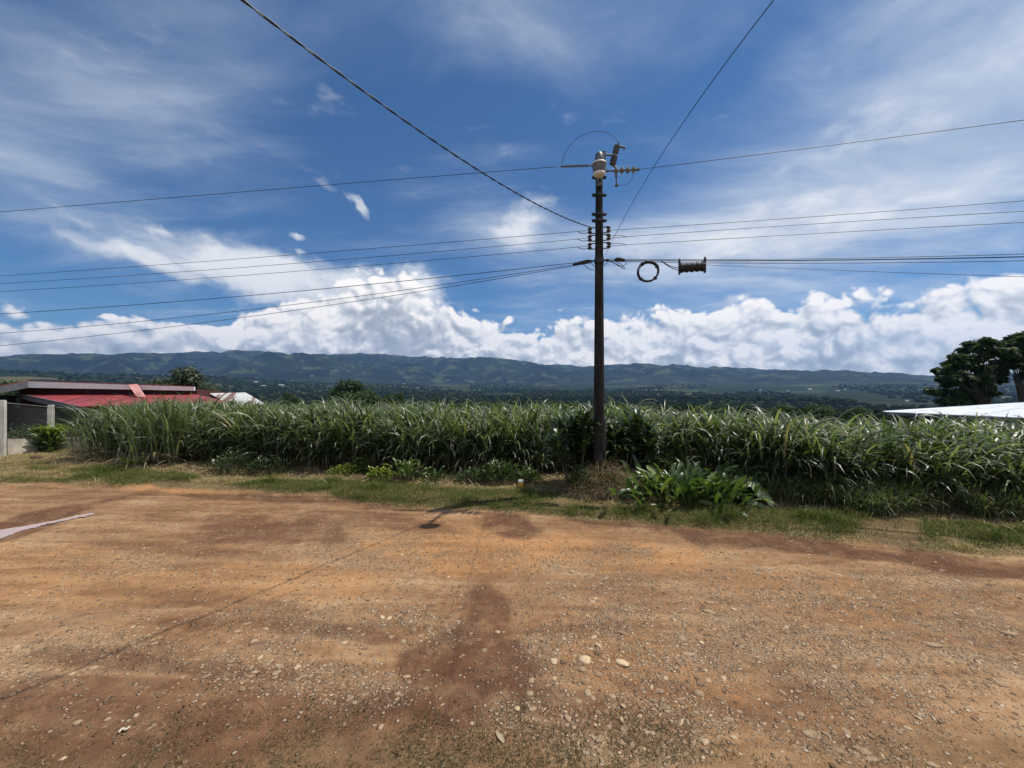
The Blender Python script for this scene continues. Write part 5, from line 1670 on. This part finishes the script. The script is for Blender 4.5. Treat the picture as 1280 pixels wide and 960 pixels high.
# low bushes of small leaves
def bush(name, px, py, w, h, nleaf, leaf, label, mat, shape='round', dry=False):
    base = g(px, py); T = thing(name, base, label, 'bush')
    d = rng.standard_normal((nleaf, 3)); d[:, 2] = np.abs(d[:, 2]); d /= np.linalg.norm(d, axis=1)[:, None]
    P = base + d * (np.array([w / 2, w * .3, h]) * (.55 + .5 * rng.random((nleaf, 1)))) * (1 + .35 * (vnoise(d[:, :1] * 3 + px, d[:, 1:2] * 3 + d[:, 2:] * 2, 9) - .5)) + [0, 0, .03]
    V, Q, R = blades(P, np.arctan2(d[:, 1], d[:, 0]) + rng.normal(0, .7, nleaf), .6 + .8 * rng.random(nleaf), leaf * (.6 + .7 * rng.random(nleaf)), leaf * .5 * (.7 + .5 * rng.random(nleaf)), .2 + .8 * rng.random(nleaf), 3, 'lance', 3, .3, rnd=np.clip(rng.normal(.55, .25, nleaf), 0, 1))
    mesh_obj('foliage', V, Q, mat=mat, smooth=True, attrs={'rnd': R}, parent=T, origin=base)
    b = MB()
    for i in range(10):
        k = rng.integers(0, nleaf); b.tube(smooth_path([base - [0, 0, .03 + .002 * i], (base + P[k]) / 2 + [0, 0, .04], P[k]], 5), np.linspace(.010, .005, 5), 5)
    b.build('stems', M_bark, parent=T, origin=base, smooth=True)


bush('round_leaved_bush', 626, 603, 1.15, .50, 900, .075, 'low rounded bush of small leaves left of the yellow marker', M_shrub)
bush('round_leaved_bush', 661, 604, .60, .34, 360, .075, 'smaller round bush just right of the low rounded one, behind the yellow marker', M_shrub)
bush('scrubby_bush', 588, 603, .75, .32, 330, .07, 'scrubby greyish bush at the left side of the low rounded bush', M_shrub)
bush('lime_bush', 432, 594, .85, .26, 420, .08, 'low lime green plant at the foot of the cane, the left of two', M_lime)
bush('lime_bush', 474, 600, .62, .28, 320, .085, 'low bright lime plant at the foot of the cane, the right of two', M_lime)
bush('weedy_plant', 455, 593, .6, .42, 240, .09, 'dark leafy weed standing between the two lime plants', M_shrub)
rosette('upright_weed', g(512, 600), 60, .30, .06, 'spindly upright weed with pale leaves right of the lime plants', M_shrub, spread=.16, height=.36, stems=8, rbias=.8)
rosette('upright_weed', g(545, 602), 44, .26, .05, 'small weed between the spindly weed and the scrubby bush', M_shrub, spread=.18, height=.2, stems=5)
bush('dark_shrub', 22, 556, 1.5, .75, 420, .10, 'dark shrub behind the left panel of the mesh fence', M_shrub)
bush('dark_shrub', 92, 552, 1.4, .7, 380, .10, 'dark shrub behind the mesh fence right of its second post', M_shrub)
bush('leafy_weed', 295, 590, 1.3, .50, 460, .09, 'dark leafy weeds with pale flecks under the cane in front of the shed', M_dark)
rosette('lime_weed', g(168, 582), 40, .22, .055, 'little lime green weed at the foot of the tall clump', M_lime, spread=.12, height=.12)
bush('creeper_bush', 724, 613, .55, .42, 420, .08, 'light green creeper bush on the left side of the grass mound', M_shrub)
bush('dark_weed', 335, 593, 1.2, .45, 360, .09, 'very dark weed clump under the cane right of the flecked weeds', M_dark)
bush('bank_weed', 1075, 641, 1.0, .22, 380, .06, 'low ragged weed at the foot of the tall grass on the right', M_shrub)

# the broad-leaved clump right of the pole: many separate plants grown together read as one
rosette('broad_leaved_clump', g(857, 624), 270, .44, .105, 'big clump of broad shiny leaves on the verge right of the pole', M_broad, tilt=(.05, 1.25), droop=(.3, 1.2), spread=.60, shape='lance', height=.36, seg=6, rbias=.50, fold=.5)
rosette('broad_leaved_clump', g(828, 619), 170, .30, .075, 'smaller clump of broad leaves on the left of the big shiny clump', M_broad, tilt=(.1, 1.2), droop=(.3, 1.1), spread=.36, height=.20, seg=5, rbias=.55, fold=.5)
rosette('broad_leaved_clump', g(904, 626), 110, .36, .09, 'low spread of broad leaves beside the fallen banana leaves', M_broad, tilt=(.2, 1.3), droop=(.3, 1.1), spread=.34, height=.26, seg=5, rbias=.55, fold=.5)
bush('small_leaved_bush', 935, 624, 1.25, .58, 1300, .06, 'bush of small yellowish leaves on the right of the broad leaved clump', M_shrub)
bush('ground_creeper', 865, 617, 1.9, .30, 700, .07, 'low dark creeper round the feet of the broad leaved clump', M_dark)
rosette('yellowing_plant', g(897, 610), 12, .46, .15, 'few large yellow green leaves standing at the back of the broad clump', M_lime, tilt=(.1, .7), droop=(.2, .7), spread=.12, seg=6, height=.25)


def banana_leaf(px0, py0, px1, py1, wid, zs, label, shade, cast=.0):
    a = g(px0, py0); b = g(px1, py1); base = a.copy()
    n = 16; t = np.linspace(0, 1, n + 1)
    mid = a + (b - a) * t[:, None]; mid[:, 2] = terrain(mid[:, 0], mid[:, 1]) + np.interp(t, [0, .5, 1], zs)
    d = (b - a) / np.linalg.norm(b - a); s = np.array([-d[1], d[0], 0])
    w = wid * np.sin(PI * np.clip(t * .92 + .05, 0, 1)) ** .6
    V = []; R = []
    for k in range(n + 1):
        rag = 1 + .25 * rng.standard_normal() * .4
        V += [mid[k] - s * w[k] * rag + [0, 0, -.05 - .03 * math.sin(k * 1.3)], mid[k] - s * w[k] * .5 + [0, 0, .01], mid[k] + [0, 0, .035], mid[k] + s * w[k] * .5 + [0, 0, .03], mid[k] + s * w[k] * rag + [0, 0, -.03 + .03 * math.sin(k * 1.7)]]
    V = np.array(V); V[:, 2] = np.maximum(V[:, 2], terrain(V[:, 0], V[:, 1]) + .008)
    Q = [(k * 5 + j, k * 5 + j + 1, (k + 1) * 5 + j + 1, (k + 1) * 5 + j) for k in range(n) for j in range(4)]
    T = thing('fallen_banana_leaf', base, label, 'leaf')
    mesh_obj('blade', V, Q, mat=M_palel, smooth=True, attrs={'rnd': np.clip(shade + rng.normal(0, .08, len(V)), 0, 1)}, parent=T, origin=base)
    MB().tube(mid + [0, 0, .04], np.linspace(.016, .006, n + 1), 6).build('midrib', M_palel, parent=T, origin=base, smooth=True, attrs=None)


M_palel = leaf_mat('wilting leaf', [(0, (.05, .08, .03)), (.45, (.20, .23, .12)), (.75, (.44, .52, .27)), (.9, (.46, .36, .07)), (1, (.45, .40, .2))], .4, .25, .5)
banana_leaf(920, 624, 968, 634, .21, (.46, .38, .05), 'large wilted banana leaf folded over at the right end of the clump', .62)
banana_leaf(906, 624, 956, 635, .12, (.20, .13, .02), 'dull lower banana leaf with yellow tip lying under the pale one', .35)
banana_leaf(874, 629, 899, 633, .06, (.06, .05, .03), 'narrow whitish dead leaf lying on the grass before the clump', .74)
banana_leaf(896, 618, 918, 625, .09, (.30, .24, .14), 'short pale leaf drooping in the middle of the clump', .68)


# dry grass mound round the foot of the pole
def dry_mound():
    base = np.array([POLE[0], POLE[1], tz(POLE[0], POLE[1] - .3)])
    n = 4600
    a = rng.uniform(0, 2 * PI, n); q_ = np.sqrt(rng.random(n))
    X = POLE[0] + .08 + np.cos(a) * q_ * .85; Y = POLE[1] - .12 + np.sin(a) * q_ * .55
    far_ = np.hypot(X - POLE[0], Y - POLE[1]) > .14
    X, Y = X[far_], Y[far_]; n = len(X)
    Z = terrain(X, Y)
    hump = .38 * np.exp(-(((X - POLE[0] - .1) / .5) ** 2 + ((Y - POLE[1] + .15) / .35) ** 2))
    B = np.stack([X, Y, Z + hump * rng.random(n)], -1)
    phi = np.arctan2(Y - POLE[1], X - POLE[0]) + rng.normal(0, 1.0, n)
    V, Q, R = blades(B, phi, .25 + .9 * rng.random(n),   .18 + .27 * rng.random(n), .005 + .007 * rng.random(n), .7 + 1.2 * rng.random(n), 4, 'grass', 2)
    o = mesh_obj('dry_grass_mound', V, Q, mat=M_straw, attrs={'rnd': R}, origin=base)
    tag(o, 'heap of dry straw coloured grass round the foot of the pole', 'dry grass', kind='stuff')


dry_mound()


# small objects on the verge and the road
def small_things():
    p = g(651, 609); T = thing('marker_stub', p, 'short round yellow marker with a white cap on the verge left of the pole', 'marker')
    MB().lathe(p - [0, 0, .03], (0, 0, 1), [(0, .055), (.005, .062), (.15, .060), (.155, .056)], 18).build('body', simple_mat('yellow paint', (.48, .27, .02), (.58, .34, .03), 12, .5), parent=T, origin=p, smooth=True)
    MB().lathe(p + [0, 0, .124], (0, 0, 1), [(0, .066), (.035, .066), (.045, .058), (.046, 0)], 18).build('cap', simple_mat('white plastic', (.68, .67, .62), (.76, .75, .70), 8, .45), parent=T, origin=p, smooth=True)
    # rotting lump
    p = g(905, 634); iv, it = ICO2
    V = iv * (1 + .35 * (rng.random((len(iv), 1)) - .5)) * np.array([.10, .08, .075]) + p + [0, 0, .05]
    T = thing('rotting_husk', p, 'dark rotting husk with a yellow flap on the grass before the clump', 'husk')
    mesh_obj('husk', V, tris=it, mat=simple_mat('rotten brown', (.015, .010, .007), (.05, .03, .018), 20, .8), parent=T, origin=p)
    V, Q, R = blades(p + np.array([[-.03, 0, .09], [.03, .01, .09], [0, -.02, .1]]), np.array([.4, 2.6, 1.3]), np.array([.9, .8, 1.0]), np.array([.12, .10, .11]), np.array([.05, .05, .04]), np.array([.8, .6, .7]), 4, 'lance', 3, rnd=np.array([.9, .88, .92]))
    mesh_obj('flap', V, Q, mat=M_palel, attrs={'rnd': R}, parent=T, origin=p)
    # crumpled paper scraps
    M_paper = simple_mat('dirty paper', (.50, .48, .42), (.66, .64, .58), 10, .8)
    def scrap(name, p, sx, sy, sz, label, cat):
        V = ICO2[0] * (1 + .4 * (rng.random((len(ICO2[0]), 1)) - .5)) * np.array([sx, sy, sz]) + p + [0, 0, sz * .8]
        o = mesh_obj(name, V, tris=ICO2[1], mat=M_paper, origin=p); tag(o, label, cat)
    scrap('paper_scrap', g(818, 632), .075, .05, .02, 'flat crumpled whitish scrap on the grass right of the dry mound', 'litter')
    pp = g(859, 624)
    T = thing('white_flower', pp, 'creamy white bloom low on the front of the broad leaved clump', 'flower')
    MB().tube([pp, pp + [.01, 0, .12], pp + [0, -.02, .19]], .007, 6).build('stem', M_bark, parent=T, origin=pp)
    V, Q, R = blades(np.repeat((pp + [0, -.02, .19])[None], 7, 0), np.arange(7) * .9, np.full(7, .45), np.full(7, .10), np.full(7, .075), np.full(7, .5), 4, 'lance', 3, rnd=np.full(7, .78))
    mesh_obj('petals', V, Q, mat=M_paper, parent=T, origin=pp, smooth=True)
    # pale stick in the foreground
    a = g(148, 918); P = smooth_path([a + [0, 0, .012], g(153, 914) + [0, 0, .018], g(157, 914.5) + [0, 0, .014], g(162, 911) + [0, 0, .014]], 12)
    o = MB().tube(P, .0075, 7).build('stick', simple_mat('bleached wood', (.50, .43, .32), (.64, .56, .43), 20, .7), smooth=True, origin=a); tag(o, 'short pale bent stick on the brown soil at lower left', 'stick')
    # dry leaf
    a = g(630, 930); V, Q, R = blades((a + [0, 0, .006])[None], np.array([2.2]), np.array([1.35]), np.array([.10]), np.array([.035]), np.array([.3]), 5, 'lance', 3, rnd=np.array([.8]))
    o = mesh_obj('dead_leaf', V, Q, mat=M_straw, smooth=True, attrs={'rnd': R}, origin=a); tag(o, 'small pale dead leaf at the near edge of the road', 'leaf')
    # clods along the ditch
    for i, (px, py, w) in enumerate([(45, 573, .16)]):
        p = g(px, py); V = ICO2[0] * (1 + .3 * (rng.random((len(ICO2[0]), 1)) - .5)) * np.array([w, w * .6, w * .35]) + p + [0, 0, .03]
        o = mesh_obj('earth_clod', V, tris=ICO2[1], mat=simple_mat('dark earth', (.05, .028, .018), (.10, .055, .035), 12, .95), origin=p); tag(o, 'dark clod of earth on the verge in front of the fence', 'clod')


small_things()

# ------------------------------------------------------------------ haze
def haze():
    b = MB().box((0, 0, 420), (17200, 17200, 1100)); o = b.build('haze', None)
    m = bpy.data.materials.new('haze'); m.use_nodes = True; m.cycles.homogeneous_volume = True; nt = NT(m.node_tree); nt.t.nodes.clear()
    v = nt.new('ShaderNodeVolumePrincipled'); v.inputs['Color'].default_value = (.31, .56, 1.0, 1); v.inputs['Density'].default_value = HAZE; v.inputs['Anisotropy'].default_value = .2
    out = nt.new('ShaderNodeOutputMaterial'); nt.t.links.new(v.outputs[0], out.inputs['Volume'])
    o.data.materials.append(m)
    tag(o, 'thin bluish haze lying over the valley', 'haze', kind='stuff')


HAZE = 7.0e-5
zmin, zmax = float(GZ.min()), float(GZ.max())
print('terrain z', zmin, zmax)
haze()
